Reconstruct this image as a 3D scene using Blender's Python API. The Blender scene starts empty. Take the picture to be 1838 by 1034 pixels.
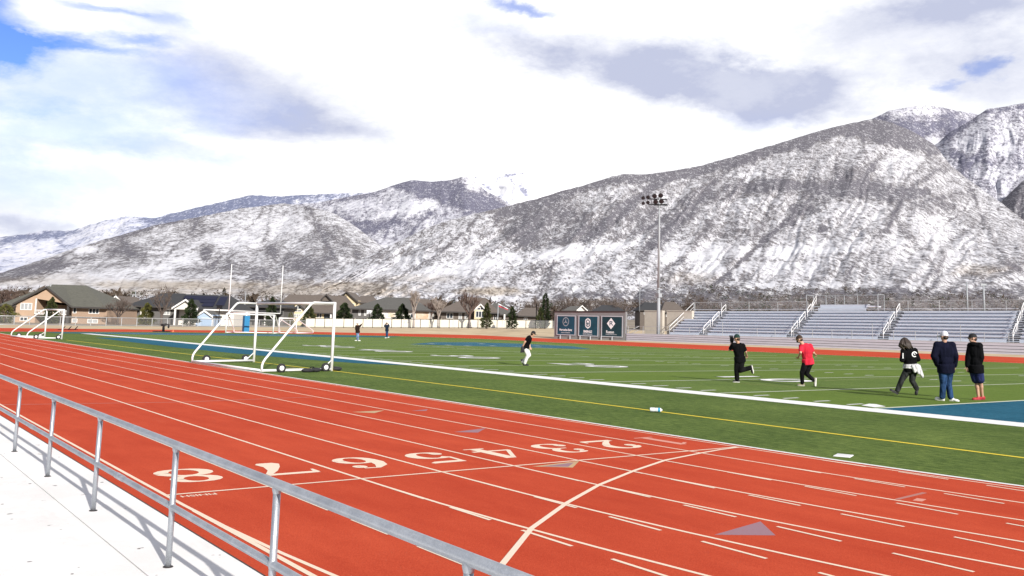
import bpy, bmesh, math, random
import numpy as np
from mathutils import Vector, Matrix
from mathutils.bvhtree import BVHTree

SC = bpy.context.scene
COL = SC.collection
RND = random.Random(7)

# ------------------------------------------------------------------ camera
FPX, PPX, PPY = 1652.1, 919.0, 380.0
YAW, PIT, ROL = 0.63835, 0.1231, 0.02817
CAM = Vector((-10.7013, -8.8438, 1.6386))
FW = Vector((math.sin(YAW)*math.cos(PIT), math.cos(YAW)*math.cos(PIT), math.sin(PIT)))
_r = Vector((math.cos(YAW), -math.sin(YAW), 0)); _u = _r.cross(FW)
RT = _r*math.cos(ROL) + _u*math.sin(ROL)
UP = RT.cross(FW)

def ray(x, y): return FW + RT*((x-PPX)/FPX) - UP*((y-PPY)/FPX)
def P(x, y, d): return CAM + ray(x, y)*d                 # the point seen at a pixel, d metres along the view axis
def G(x, y, z=0.0):                                       # the point of the level z seen at a pixel
    r = ray(x, y); return CAM + r*((z-CAM.z)/r.z)
def depth(p): return (Vector(p)-CAM).dot(FW)
def horizon(x):                                           # pixel row of the horizon at column x
    a = FW.z + RT.z*(x-PPX)/FPX
    return PPY + a/UP.z*FPX

cd = bpy.data.cameras.new('camera'); cam = bpy.data.objects.new('camera', cd); COL.objects.link(cam)
cd.sensor_fit = 'HORIZONTAL'; cd.sensor_width = 36; cd.lens = FPX/1838*36
cd.shift_y = (PPY-517)/1838
cd.clip_start = 0.05; cd.clip_end = 30000
m = Matrix.Identity(4)
for i, v in enumerate((RT, UP, -FW)):
    for k in range(3): m[k][i] = v[k]
m.translation = CAM; cam.matrix_world = m
SC.camera = cam

# ------------------------------------------------------------------ materials
def mat(name, col, rough=.8, metal=0., var=0., vscale=8., bump=0., bscale=60., spec=.5, col2=None, stretch=None, detail=6):
    M = bpy.data.materials.new(name); M.use_nodes = True
    nt = M.node_tree; b = nt.nodes['Principled BSDF']
    b.inputs['Base Color'].default_value = (*col, 1); b.inputs['Roughness'].default_value = rough
    b.inputs['Metallic'].default_value = metal; b.inputs['Specular IOR Level'].default_value = spec
    L = nt.links
    tc = None
    if var or col2 or bump:
        tc = nt.nodes.new('ShaderNodeTexCoord'); src = tc.outputs['Object']
        if stretch:
            mp = nt.nodes.new('ShaderNodeMapping'); mp.inputs['Scale'].default_value = stretch
            L.new(src, mp.inputs['Vector']); src = mp.outputs['Vector']
    if var or col2:
        n = nt.nodes.new('ShaderNodeTexNoise'); n.inputs['Scale'].default_value = vscale
        n.inputs['Detail'].default_value = detail; n.inputs['Roughness'].default_value = .65
        L.new(src, n.inputs['Vector'])
        mr = nt.nodes.new('ShaderNodeMapRange'); mr.inputs['From Min'].default_value = .3; mr.inputs['From Max'].default_value = .7
        L.new(n.outputs['Fac'], mr.inputs['Value'])
        mx = nt.nodes.new('ShaderNodeMix'); mx.data_type = 'RGBA'
        c2 = col2 or tuple(c*(1+var) for c in col); c1 = col if col2 else tuple(c*(1-var) for c in col)
        mx.inputs['A'].default_value = (*c1, 1); mx.inputs['B'].default_value = (*c2, 1)
        L.new(mr.outputs['Result'], mx.inputs['Factor']); L.new(mx.outputs['Result'], b.inputs['Base Color'])
    if bump:
        n2 = nt.nodes.new('ShaderNodeTexNoise'); n2.inputs['Scale'].default_value = bscale; n2.inputs['Detail'].default_value = 4
        L.new(src, n2.inputs['Vector'])
        bp = nt.nodes.new('ShaderNodeBump'); bp.inputs['Strength'].default_value = bump; bp.inputs['Distance'].default_value = .02
        L.new(n2.outputs['Fac'], bp.inputs['Height']); L.new(bp.outputs['Normal'], b.inputs['Normal'])
    return M

def NN(nt, typ, **kw):
    n = nt.nodes.new(typ)
    for k, v in kw.items():
        if k in n.inputs.keys(): n.inputs[k].default_value = v
        else: setattr(n, k, v)
    return n
def MATH(nt, op, a, b=None, c=None, clamp=False):
    n = nt.nodes.new('ShaderNodeMath'); n.operation = op; n.use_clamp = clamp
    for i, v in enumerate((a, b, c)):
        if v is None: continue
        if hasattr(v, 'links'): nt.links.new(v, n.inputs[i])
        else: n.inputs[i].default_value = v
    return n.outputs[0]
def SMOOTH(nt, v, lo, hi):
    n = nt.nodes.new('ShaderNodeMapRange'); n.interpolation_type = 'SMOOTHSTEP'
    nt.links.new(v, n.inputs['Value'])
    for k, x in (('From Min', lo), ('From Max', hi)):
        if hasattr(x, 'links'): nt.links.new(x, n.inputs[k])
        else: n.inputs[k].default_value = x
    return n.outputs['Result']
def MIX(nt, f, a, b):
    n = nt.nodes.new('ShaderNodeMix'); n.data_type = 'RGBA'
    for k, v in (('Factor', f), ('A', a), ('B', b)):
        if hasattr(v, 'links'): nt.links.new(v, n.inputs[k])
        else: n.inputs[k].default_value = v if k == 'Factor' else (*v, 1)
    return n.outputs['Result']
def NOISE(nt, vec, scale, detail=5, rough=.6, dist=0.):
    n = NN(nt, 'ShaderNodeTexNoise', Scale=scale, Detail=detail, Roughness=rough, Distortion=dist)
    if vec: nt.links.new(vec, n.inputs['Vector'])
    return n.outputs['Fac']
def MAPV(nt, vec, scale=(1, 1, 1), rot=(0, 0, 0)):
    n = nt.nodes.new('ShaderNodeMapping'); n.inputs['Scale'].default_value = scale; n.inputs['Rotation'].default_value = rot
    nt.links.new(vec, n.inputs['Vector']); return n.outputs['Vector']
def newmat(name):
    M = bpy.data.materials.new(name); M.use_nodes = True
    return M, M.node_tree, M.node_tree.nodes['Principled BSDF']

def turf_mat(name, a, b, bands=True):
    M, nt, p = newmat(name); L = nt.links
    tc = NN(nt, 'ShaderNodeTexCoord').outputs['Object']
    fine = NOISE(nt, tc, 55, 4, .7); tuft = NOISE(nt, MAPV(nt, tc, (1, .7, 1), (0, 0, .3)), 9, 5, .75)
    streak = NOISE(nt, MAPV(nt, tc, (5, .8, 1), (0, 0, .64)), 2.6, 6, .8)
    big = NOISE(nt, tc, .35, 4, .6)
    f = MATH(nt, 'ADD', MATH(nt, 'ADD', MATH(nt, 'MULTIPLY', fine, .25), MATH(nt, 'MULTIPLY', tuft, .35)), MATH(nt, 'ADD', MATH(nt, 'MULTIPLY', streak, .40), MATH(nt, 'MULTIPLY', big, .2)))
    f = SMOOTH(nt, f, .48, .74)
    c = MIX(nt, f, a, b)
    sp_ = SMOOTH(nt, NOISE(nt, tc, 26, 3, .6), .60, .72)     # dark infill between the blades
    c = MIX(nt, MATH(nt, 'MULTIPLY', sp_, .5), c, tuple(x*.55 for x in a))
    if bands:                                             # every other five yards of pile lies the other way
        sx = NN(nt, 'ShaderNodeSeparateXYZ'); L.new(tc, sx.inputs[0])
        y = MATH(nt, 'ADD', sx.outputs['Y'], MATH(nt, 'MULTIPLY', MATH(nt, 'SUBTRACT', big, .5), .8))
        s = MATH(nt, 'SINE', MATH(nt, 'MULTIPLY', MATH(nt, 'SUBTRACT', y, 3.24), math.pi/4.572))
        inside = SMOOTH(nt, sx.outputs['X'], 8.4, 8.9)
        k = MATH(nt, 'MULTIPLY', SMOOTH(nt, s, -.15, .15), inside)
        c = MIX(nt, MATH(nt, 'MULTIPLY', inside, .32), c, (.165, .250, .062))
        c = MIX(nt, MATH(nt, 'MULTIPLY', k, .30), c, (.140, .215, .020))
    L.new(c, p.inputs['Base Color']); p.inputs['Roughness'].default_value = .9; p.inputs['Specular IOR Level'].default_value = .04
    bp = NN(nt, 'ShaderNodeBump', Strength=.7, Distance=.03); L.new(fine, bp.inputs['Height']); L.new(bp.outputs['Normal'], p.inputs['Normal'])
    return M

def track_mat():
    M, nt, p = newmat('red track rubber'); L = nt.links
    tc = NN(nt, 'ShaderNodeTexCoord').outputs['Object']
    g = NOISE(nt, tc, 90, 3, .7); big = NOISE(nt, tc, .25, 5, .6); mid = NOISE(nt, MAPV(nt, tc, (1, .25, 1)), 3, 5, .6)
    f = MATH(nt, 'ADD', MATH(nt, 'MULTIPLY', g, .5), MATH(nt, 'ADD', MATH(nt, 'MULTIPLY', big, .3), MATH(nt, 'MULTIPLY', mid, .25)))
    c = MIX(nt, SMOOTH(nt, f, .35, .72), (.43, .050, .023), (.61, .098, .045))
    gr = SMOOTH(nt, NOISE(nt, tc, 38, 3, .7), .60, .74); c = MIX(nt, MATH(nt, 'MULTIPLY', gr, .35), c, (.26, .030, .016))
    pt = SMOOTH(nt, NOISE(nt, MAPV(nt, tc, (1, .3, 1)), .55, 6, .7, .4), .52, .70); c = MIX(nt, MATH(nt, 'MULTIPLY', pt, .30), c, (.36, .040, .020))
    # worn dusty scuffs
    sc = SMOOTH(nt, NOISE(nt, MAPV(nt, tc, (1, .18, 1)), 1.1, 7, .7), .6, .78)
    c = MIX(nt, MATH(nt, 'MULTIPLY', sc, .16), c, (.60, .20, .13))
    L.new(c, p.inputs['Base Color']); p.inputs['Roughness'].default_value = .95; p.inputs['Specular IOR Level'].default_value = .03
    bp = NN(nt, 'ShaderNodeBump', Strength=.5, Distance=.01); L.new(g, bp.inputs['Height']); L.new(bp.outputs['Normal'], p.inputs['Normal'])
    return M

def paint_mat(name, col, under=(.46, .07, .04), wear=.30, scale=70):
    M, nt, p = newmat(name); L = nt.links
    tc = NN(nt, 'ShaderNodeTexCoord').outputs['Object']
    n = NOISE(nt, tc, scale, 4, .75); n2 = NOISE(nt, tc, 2.5, 4, .6)
    k = SMOOTH(nt, MATH(nt, 'ADD', n, MATH(nt, 'MULTIPLY', n2, .25)), .40+wear*.3, .30+wear*.3)
    c = MIX(nt, k, col, tuple(.6*u+.4*c for u, c in zip(under, col)))
    L.new(c, p.inputs['Base Color']); p.inputs['Roughness'].default_value = .8; p.inputs['Specular IOR Level'].default_value = .2
    return M

def concrete_mat():
    M, nt, p = newmat('pale concrete'); L = nt.links
    tc = NN(nt, 'ShaderNodeTexCoord').outputs['Object']
    n = NOISE(nt, tc, 1.4, 8, .65); f = NOISE(nt, tc, 40, 4, .7)
    c = MIX(nt, SMOOTH(nt, n, .35, .7), (.78, .765, .745), (.86, .85, .835))
    c = MIX(nt, SMOOTH(nt, f, .62, .75), c, (.60, .575, .55))
    sp = SMOOTH(nt, NOISE(nt, tc, 9, 2, .5), .71, .745)      # dark spots
    c = MIX(nt, sp, c, (.16, .14, .13))
    st = SMOOTH(nt, NOISE(nt, MAPV(nt, tc, (1.6, .5, 1)), 1.2, 7, .7, .5), .55, .72)
    c = MIX(nt, MATH(nt, 'MULTIPLY', st, .30), c, (.56, .53, .50))
    L.new(c, p.inputs['Base Color']); p.inputs['Roughness'].default_value = .9
    bp = NN(nt, 'ShaderNodeBump', Strength=.25, Distance=.01); L.new(f, bp.inputs['Height']); L.new(bp.outputs['Normal'], p.inputs['Normal'])
    return M

def steel_mat():
    M, nt, p = newmat('galvanised steel'); L = nt.links
    tc = NN(nt, 'ShaderNodeTexCoord').outputs['Object']
    n = NOISE(nt, tc, 6, 6, .7); f = NOISE(nt, tc, 170, 3, .7)
    c = MIX(nt, SMOOTH(nt, MATH(nt, 'ADD', MATH(nt, 'MULTIPLY', n, .5), MATH(nt, 'MULTIPLY', f, .5)), .38, .64), (.38, .41, .45), (.52, .55, .59))
    L.new(c, p.inputs['Base Color']); p.inputs['Metallic'].default_value = .75
    r = NN(nt, 'ShaderNodeMapRange', **{'To Min': .3, 'To Max': .6}); L.new(n, r.inputs['Value']); L.new(r.outputs['Result'], p.inputs['Roughness'])
    bp = NN(nt, 'ShaderNodeBump', Strength=.25, Distance=.004); L.new(f, bp.inputs['Height']); L.new(bp.outputs['Normal'], p.inputs['Normal'])
    return M

def mesh_wire_mat():
    M, nt, p = newmat('chain link wire'); L = nt.links
    p.inputs['Base Color'].default_value = (.45, .46, .47, 1); p.inputs['Metallic'].default_value = .5; p.inputs['Roughness'].default_value = .5
    tr = NN(nt, 'ShaderNodeBsdfTransparent'); mx = NN(nt, 'ShaderNodeMixShader'); mx.inputs[0].default_value = .16
    L.new(tr.outputs[0], mx.inputs[1]); L.new(p.outputs[0], mx.inputs[2]); L.new(mx.outputs[0], nt.nodes['Material Output'].inputs['Surface'])
    return M

def mountain_mat(name, snow, brush, deep, scale, soft=.10):
    M, nt, p = newmat(name); L = nt.links
    geo = NN(nt, 'ShaderNodeNewGeometry').outputs['Position']
    at = NN(nt, 'ShaderNodeAttribute', attribute_name='brush').outputs['Fac']
    dry = NN(nt, 'ShaderNodeAttribute', attribute_name='dry').outputs['Fac']
    g2 = MAPV(nt, geo, (1, 1, 1), (0, 0, YAW)); v = MAPV(nt, g2, (1, .24, .8)); v2 = MAPV(nt, g2, (1, .4, .8))
    n1 = NOISE(nt, v, 1/scale, 7, .74, .4); n2 = NOISE(nt, v2, 1/(scale*6.5), 5, .6, .6); n3 = NOISE(nt, v, 1/(scale*.26), 3, .6)
    big_ = MATH(nt, 'MULTIPLY', MATH(nt, 'SUBTRACT', MATH(nt, 'ADD', MATH(nt, 'ADD', MATH(nt, 'MULTIPLY', n1, .62), MATH(nt, 'MULTIPLY', n3, .15)), MATH(nt, 'MULTIPLY', n2, .23)), .5), 3.4)
    k1 = SMOOTH(nt, MATH(nt, 'ADD', big_, MATH(nt, 'SUBTRACT', at, .45)), -.36, .46)         # thin brush that greys the snow
    fn_ = MATH(nt, 'MULTIPLY', MATH(nt, 'SUBTRACT', MATH(nt, 'ADD', MATH(nt, 'MULTIPLY', n3, .50), MATH(nt, 'MULTIPLY', n1, .50)), .5), 3.6)
    k = SMOOTH(nt, MATH(nt, 'ADD', fn_, MATH(nt, 'SUBTRACT', at, .655)), -soft*1.3, soft*1.9)    # dark clumps
    bc = MIX(nt, SMOOTH(nt, at, .55, .95), brush, deep)
    bc = MIX(nt, MATH(nt, 'MULTIPLY', dry, .75), bc, (.20, .155, .105))
    sn = MIX(nt, dry, snow, (.40, .33, .24))
    c = MIX(nt, MATH(nt, 'MULTIPLY', k1, .68), sn, MIX(nt, dry, tuple(x*y_ for x, y_ in zip(brush, (2.5, 2.7, 2.95))), (.28, .22, .15)))
    c = MIX(nt, MATH(nt, 'MULTIPLY', k, .80), c, bc)
    L.new(c, p.inputs['Base Color']); p.inputs['Roughness'].default_value = .95; p.inputs['Specular IOR Level'].default_value = .1
    bp = NN(nt, 'ShaderNodeBump', Strength=.6, Distance=4.0); L.new(k, bp.inputs['Height']); L.new(bp.outputs['Normal'], p.inputs['Normal'])
    return M

def foliage_mat(name, a, b, scale=3.):
    M, nt, p = newmat(name); L = nt.links
    tc = NN(nt, 'ShaderNodeTexCoord').outputs['Object']
    c = MIX(nt, SMOOTH(nt, NOISE(nt, tc, scale, 4, .6), .35, .65), a, b)
    L.new(c, p.inputs['Base Color']); p.inputs['Roughness'].default_value = .8; p.inputs['Specular IOR Level'].default_value = .15
    return M

M = {}
M['turf'] = turf_mat('artificial turf', (.050, .090, .022), (.185, .252, .064))
M['track'] = track_mat()
M['line'] = paint_mat('cream lane paint', (.80, .66, .52), wear=.42)
M['line_red'] = paint_mat('faded pink lane paint', (.66, .30, .23))
M['grey_paint'] = paint_mat('worn purple grey paint', (.30, .175, .21), wear=.55, scale=55)
M['tan_paint'] = paint_mat('worn tan paint', (.50, .36, .20), wear=.5)
M['dull_paint'] = paint_mat('dull grey paint', (.42, .19, .16), wear=.6)
M['white_turf'] = paint_mat('white turf', (.82, .82, .80), under=(.35, .4, .3), wear=.05)
M['white_turf_thin'] = paint_mat('thin white turf line', (.62, .66, .52), under=(.15, .2, .08), wear=.2)
M['yellow_turf'] = paint_mat('yellow turf line', (.80, .62, .04), under=(.2, .22, .06), wear=.15)
M['faint_turf'] = paint_mat('faint yellow turf line', (.26, .28, .09), under=(.12, .16, .05), wear=.3)
M['blue_turf'] = turf_mat('blue turf', (.014, .085, .14), (.042, .175, .26), False)
M['black_turf'] = mat('dark turf outline', (.02, .03, .02), .9)
M['concrete'] = concrete_mat()
M['kerb_dark'] = mat('dark joint', (.03, .025, .025), .95)
M['steel'] = steel_mat()
M['white_metal'] = mat('white painted metal', (.74, .74, .74), .4, var=.05, vscale=3)
M['rubber'] = mat('black rubber', (.018, .018, .02), .8, bump=.2)
M['wire'] = mesh_wire_mat()
M['grey_metal'] = mat('grey metal', (.42, .43, .44), .45, .4, var=.1)
M['pole_metal'] = mat('pale pole metal', (.31, .33, .35), .55, .0, var=.06, vscale=.7)
M['dark_metal'] = mat('dark metal', (.014, .014, .016), .7, .0, spec=.1)
M['lamp_glass'] = mat('lamp glass', (.03, .03, .034), .3, .0, spec=.3)
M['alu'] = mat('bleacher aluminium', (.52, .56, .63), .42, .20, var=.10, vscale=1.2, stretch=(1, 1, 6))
M['alu_lit'] = mat('bleacher aluminium lit tops', (.70, .72, .80), .35, .25, var=.08, vscale=1.0)  # lighter copy of the aluminium, sunlit plank tops put into the colour
M['lilac'] = mat('lilac grey wall boards', (.50, .49, .56), .6, .1, var=.09, vscale=.9, stretch=(1, 1, 8))
M['gap_shade'] = mat('dark underside shade', (.035, .035, .045), .9)  # near-black colour stands in for the shade under the rows
M['grey_wall'] = mat('grey block wall', (.21, .21, .215), .85, var=.10, vscale=1.3, bump=.3, bscale=20)
M['banner'] = mat('dark teal banner', (.006, .055, .092), .45, var=.35, vscale=.9)
M['banner_edge'] = mat('banner edging', (.48, .50, .54), .6)
M['banner_text'] = mat('banner white print', (.80, .82, .84), .6)
M['banner_grey'] = mat('banner silver print', (.36, .40, .44), .5)
M['tan_block'] = mat('tan block wall', (.46, .42, .36), .85, var=.08, vscale=2.0, bump=.2, bscale=10)
M['tan_stucco'] = mat('tan stucco', (.42, .295, .205), .9, var=.08, vscale=1.2, bump=.2, bscale=30)
M['tan_brick'] = mat('tan brick', (.33, .235, .17), .9, var=.22, vscale=6, stretch=(1, 1, 3))
M['grey_siding'] = mat('grey siding', (.115, .11, .105), .85, var=.14, vscale=2, stretch=(1, 1, 6))
M['brown_brick'] = mat('brown brick', (.12, .10, .085), .9, var=.2, vscale=4, stretch=(1, 1, 3))
M['white_siding'] = mat('white siding', (.66, .63, .58), .8, var=.06, vscale=2, stretch=(1, 1, 6))
M['cream'] = mat('cream stucco', (.60, .50, .32), .85, var=.08, vscale=1.5)
M['trim'] = mat('white trim', (.74, .73, .71), .6, var=.04)
M['dark_trim'] = mat('dark trim', (.045, .04, .038), .7)
M['roof_green'] = mat('grey green shingles', (.098, .097, .080), .95, var=.22, vscale=2.5, stretch=(1, 1, 4))
M['roof_grey'] = mat('grey shingles', (.095, .092, .085), .95, var=.2, vscale=2.5, stretch=(1, 1, 4))
M['roof_dark'] = mat('dark shingles', (.034, .035, .039), .9, var=.2, vscale=2.5, stretch=(1, 1, 4))
M['roof_brown'] = mat('brown shingles', (.125, .103, .088), .95, var=.2, vscale=2.5, stretch=(1, 1, 4))
M['solar'] = mat('solar panel', (.005, .007, .030), .55, 0, var=.2, vscale=.9, spec=.15)
M['glass'] = mat('window glass', (.035, .045, .055), .12, 0, var=.5, vscale=.8)
M['glass_pale'] = mat('window with pale blind', (.36, .37, .37), .3, var=.15, vscale=2)
M['shed_blue'] = mat('pale blue siding', (.36, .46, .60), .7, var=.05, vscale=2, stretch=(6, 1, 1))
M['vinyl'] = mat('cream vinyl fence', (.62, .575, .47), .6, var=.04, vscale=1)
M['deck'] = mat('deck boards', (.10, .075, .06), .85, var=.2)
M['bark'] = mat('grey brown bark', (.105, .080, .068), .95, var=.3, vscale=6)
M['bark_pale'] = mat('pale bark', (.30, .255, .225), .95, var=.25, vscale=6)
M['twig_red'] = mat('reddish twigs', (.105, .068, .055), .95, var=.25, vscale=3)
M['pine'] = foliage_mat('dark pine needles', (.012, .022, .010), (.045, .062, .024), 2.2)
M['pine_y'] = foliage_mat('yellowish pine needles', (.055, .062, .018), (.16, .15, .045), 2.2)
M['pine_m'] = foliage_mat('mid green needles', (.022, .034, .012), (.085, .092, .032), 2.2)
M['cypress'] = foliage_mat('brown green cypress', (.014, .015, .008), (.05, .045, .024), 2.2)
M['scrub'] = foliage_mat('leafless scrub', (.042, .032, .025), (.115, .088, .068), .05)
M['dry_grass'] = mat('dry winter grass', (.40, .30, .185), .95, col2=(.58, .47, .30), vscale=.25, stretch=(1, 1, 1), bump=.4, bscale=3, detail=9)
M['valley'] = mat('valley floor', (.16, .125, .09), .95, col2=(.34, .29, .22), vscale=.03, detail=9)

# ------------------------------------------------------------------ mesh builder and objects
class MB:
    def __init__(s): s.v = []; s.f = []; s.m = []; s.cur = 0
    def add(s, vs, fs):
        o = len(s.v); s.v += [tuple(v) for v in vs]; s.f += [tuple(i+o for i in f) for f in fs]; s.m += [s.cur]*len(fs); return s
    def quad(s, a, b, c, d): return s.add((a, b, c, d), ((0, 1, 2, 3),))
    def tri(s, a, b, c): return s.add((a, b, c), ((0, 1, 2),))
    def box(s, x0, x1, y0, y1, z0, z1, R=None, T=None):
        vs = [Vector((x, y, z)) for z in (z0, z1) for y in (y0, y1) for x in (x0, x1)]
        if R: vs = [R@v for v in vs]
        if T: vs = [v+Vector(T) for v in vs]
        return s.add(vs, ((0, 2, 3, 1), (4, 5, 7, 6), (0, 1, 5, 4), (1, 3, 7, 5), (3, 2, 6, 7), (2, 0, 4, 6)))
    def hexa(s, b4, t4):                                   # eight corners: bottom ring, top ring
        return s.add(list(b4)+list(t4), ((3, 2, 1, 0), (4, 5, 6, 7), (0, 1, 5, 4), (1, 2, 6, 5), (2, 3, 7, 6), (3, 0, 4, 7)))
    def tube(s, p0, p1, r0, r1=None, n=10, cap=True):
        p0, p1 = Vector(p0), Vector(p1); r1 = r0 if r1 is None else r1
        a = (p1-p0)
        if a.length < 1e-6: return s
        a.normalize(); u = a.orthogonal().normalized(); w = a.cross(u)
        vs = []
        for p, r in ((p0, r0), (p1, r1)):
            for k in range(n):
                t = 2*math.pi*k/n; vs.append(p+(u*math.cos(t)+w*math.sin(t))*r)
        fs = [(k, (k+1) % n, n+(k+1) % n, n+k) for k in range(n)]
        if cap: fs += [tuple(range(n))[::-1], tuple(range(n, 2*n))]
        return s.add(vs, fs)
    def path(s, pts, r, n=10):                             # a bent round tube with mitred joints
        pts = [Vector(p) for p in pts]; N = len(pts); vs = []; u = None
        for i, p in enumerate(pts):
            d = ((pts[min(i+1, N-1)]-p).normalized() + (p-pts[max(i-1, 0)]).normalized()).normalized()
            if u is None: u = d.orthogonal().normalized()
            u = (u-d*u.dot(d)).normalized(); w = d.cross(u)
            rr = r[i] if isinstance(r, (list, tuple)) else r
            vs += [p+(u*math.cos(2*math.pi*k/n)+w*math.sin(2*math.pi*k/n))*rr for k in range(n)]
        fs = [(i*n+k, i*n+(k+1) % n, (i+1)*n+(k+1) % n, (i+1)*n+k) for i in range(N-1) for k in range(n)]
        fs += [tuple(range(n))[::-1], tuple(range((N-1)*n, N*n))]
        return s.add(vs, fs)
    def ell(s, c, r, R=None, nu=14, nv=9):
        c = Vector(c); vs = []
        for j in range(nv+1):
            ph = math.pi*j/nv
            for i in range(nu):
                th = 2*math.pi*i/nu
                q = Vector((r[0]*math.sin(ph)*math.cos(th), r[1]*math.sin(ph)*math.sin(th), r[2]*math.cos(ph)))
                vs.append(c+(R@q if R else q))
        fs = [(j*nu+i, (j+1)*nu+i, (j+1)*nu+(i+1) % nu, j*nu+(i+1) % nu) for j in range(nv) for i in range(nu)]
        return s.add(vs, fs)
    def cap(s, p0, p1, r0, r1=None):                       # capsule
        r1 = r0 if r1 is None else r1
        s.tube(p0, p1, r0, r1, 14); s.ell(p0, (r0,)*3); s.ell(p1, (r1,)*3); return s
    def lathe(s, prof, n=18, T=None):                      # profile of (r, z)
        vs = []
        for r, z in prof:
            for k in range(n):
                v = Vector((r*math.cos(2*math.pi*k/n), r*math.sin(2*math.pi*k/n), z)); vs.append(T@v if T else v)
        N = len(prof)
        fs = [(i*n+k, i*n+(k+1) % n, (i+1)*n+(k+1) % n, (i+1)*n+k) for i in range(N-1) for k in range(n)]
        return s.add(vs, fs)
    def build(s, name, mats, parent=None, smooth=False):
        me = bpy.data.meshes.new(name); me.from_pydata(s.v, [], s.f)
        for x in (mats if isinstance(mats, (list, tuple)) else [mats]): me.materials.append(x)
        if any(s.m): me.polygons.foreach_set('material_index', s.m)
        if smooth: me.polygons.foreach_set('use_smooth', [True]*len(me.polygons))
        me.validate(); me.update()
        o = bpy.data.objects.new(name, me); COL.objects.link(o)
        if parent: o.parent = parent
        return o

def tag(o, label, cat, group=None):
    o['label'] = label; o['category'] = cat
    if group: o['group'] = group
    return o
def struct(o, kind='structure'): o['kind'] = kind; return o
def thing(name, label, cat, loc=(0, 0, 0), rz=0., group=None):
    o = bpy.data.objects.new(name, None); COL.objects.link(o); o.empty_display_size = .2
    o.location = loc; o.rotation_euler = (0, 0, rz); return tag(o, label, cat, group)
def copy_tree(o, parent=None):
    c = o.copy(); COL.objects.link(c)
    if parent: c.parent = parent
    for ch in list(o.children): copy_tree(ch, c)
    return c
def sheet(name, pts, z, m, kind='structure'):              # flat polygon
    b = MB(); b.add([(p[0], p[1], z) for p in pts], (tuple(range(len(pts))),))
    return struct(b.build(name, m), kind)
def ribbon(b, pts, w, z):                                  # flat stripe of width w along ground points
    pts = [Vector((p[0], p[1], 0)) for p in pts]; N = len(pts); L = []; R = []
    for i, p in enumerate(pts):
        d = (pts[min(i+1, N-1)]-pts[max(i-1, 0)]).normalized(); nrm = Vector((-d.y, d.x, 0))
        ww = (w[i] if isinstance(w, (list, tuple)) else w)/2
        L.append(p+nrm*ww); R.append(p-nrm*ww)
    for i in range(N-1):
        q = [R[i], R[i+1], L[i+1], L[i]]
        b.add([(v.x, v.y, z) for v in q], ((0, 1, 2, 3),))
    return b

# ------------------------------------------------------------------ value noise (numpy)
def vnoise(x, y, seed=0):
    xi = np.floor(x).astype(np.int64); yi = np.floor(y).astype(np.int64); xf = x-xi; yf = y-yi
    def h(a, b):
        n = (a*374761393 + b*668265263 + seed*982451653) & 0xffffffff
        n = ((n ^ (n >> 13))*1274126177) & 0xffffffff
        return ((n ^ (n >> 16)) & 0xffff)/65535.
    u = xf*xf*(3-2*xf); v = yf*yf*(3-2*yf)
    return (h(xi, yi)*(1-u)+h(xi+1, yi)*u)*(1-v) + (h(xi, yi+1)*(1-u)+h(xi+1, yi+1)*u)*v
def fbm(x, y, oct=5, seed=0, ridged=False):
    t = 0; a = .5; s = 0
    for k in range(oct):
        n = vnoise(x*2**k, y*2**k, seed+k*17)
        if ridged: n = 1-np.abs(2*n-1)
        t = t+a*n; s += a; a *= .5
    return t/s

# ------------------------------------------------------------------ ground, track and field
RC, Y0 = 32.0, -0.5                                       # the bend begins just past the finish line
def bend(x, y): return x + (Y0-y)**2/(2*RC) if y < Y0 else x
YS = [95, 60, 40, 25, 15, 8, 3, 0, -.5, -1.5, -2.5, -3.5, -4.5, -5.5, -6.5, -8, -10, -12, -15, -18, -22]
sheet('ground', [(-6000, -6000), (9000, -6000), (9000, 9000), (-6000, 9000)], -.30, M['valley'])
sheet('turf_field', [(0.1, -45), (70, -45), (96, 20), (96, 112), (0.1, 112)], 0.0, M['turf'])
b = MB()
for i in range(len(YS)-1):
    y0, y1 = YS[i], YS[i+1]
    b.quad((bend(.12, y1), y1, .004), (bend(.12, y0), y0, .004), (-8.7, y0, .004), (-8.7, y1, .004))
struct(b.build('running_track', M['track']))
# far straight and far bend of the track
OUT = [(-260, 587.5), (-100, 588.3), (0, 589), (150, 590.5), (300, 592.2), (450, 594), (560, 596), (700, 598.5), (860, 601.8), (940, 606), (1000, 608.5), (1122, 613.8), (1260, 619.5), (1480, 628), (1838, 642), (2100, 652)]
INN = [(-260, 595.4), (-100, 595.4), (0, 595.5), (150, 595.8), (300, 596.4), (450, 598), (560, 600), (700, 603), (860, 608.3), (940, 612), (1000, 615.2), (1122, 621), (1260, 627.5), (1480, 637.2), (1838, 652.6), (2100, 664)]
b = MB()
for i in range(len(OUT)-1):
    q = [G(*INN[i]), G(*INN[i+1]), G(*OUT[i+1]), G(*OUT[i])]
    b.add([(v.x, v.y, .012) for v in q], ((0, 1, 2, 3),))
struct(b.build('far_track', M['track']))
b = MB(); pts = [G(*q) for q in INN]
ribbon(b, pts, [max(.10, .0011*depth(p)*1.3) for p in pts], .020)
struct(b.build('far_track_kerb_line', M['white_turf']))

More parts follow.
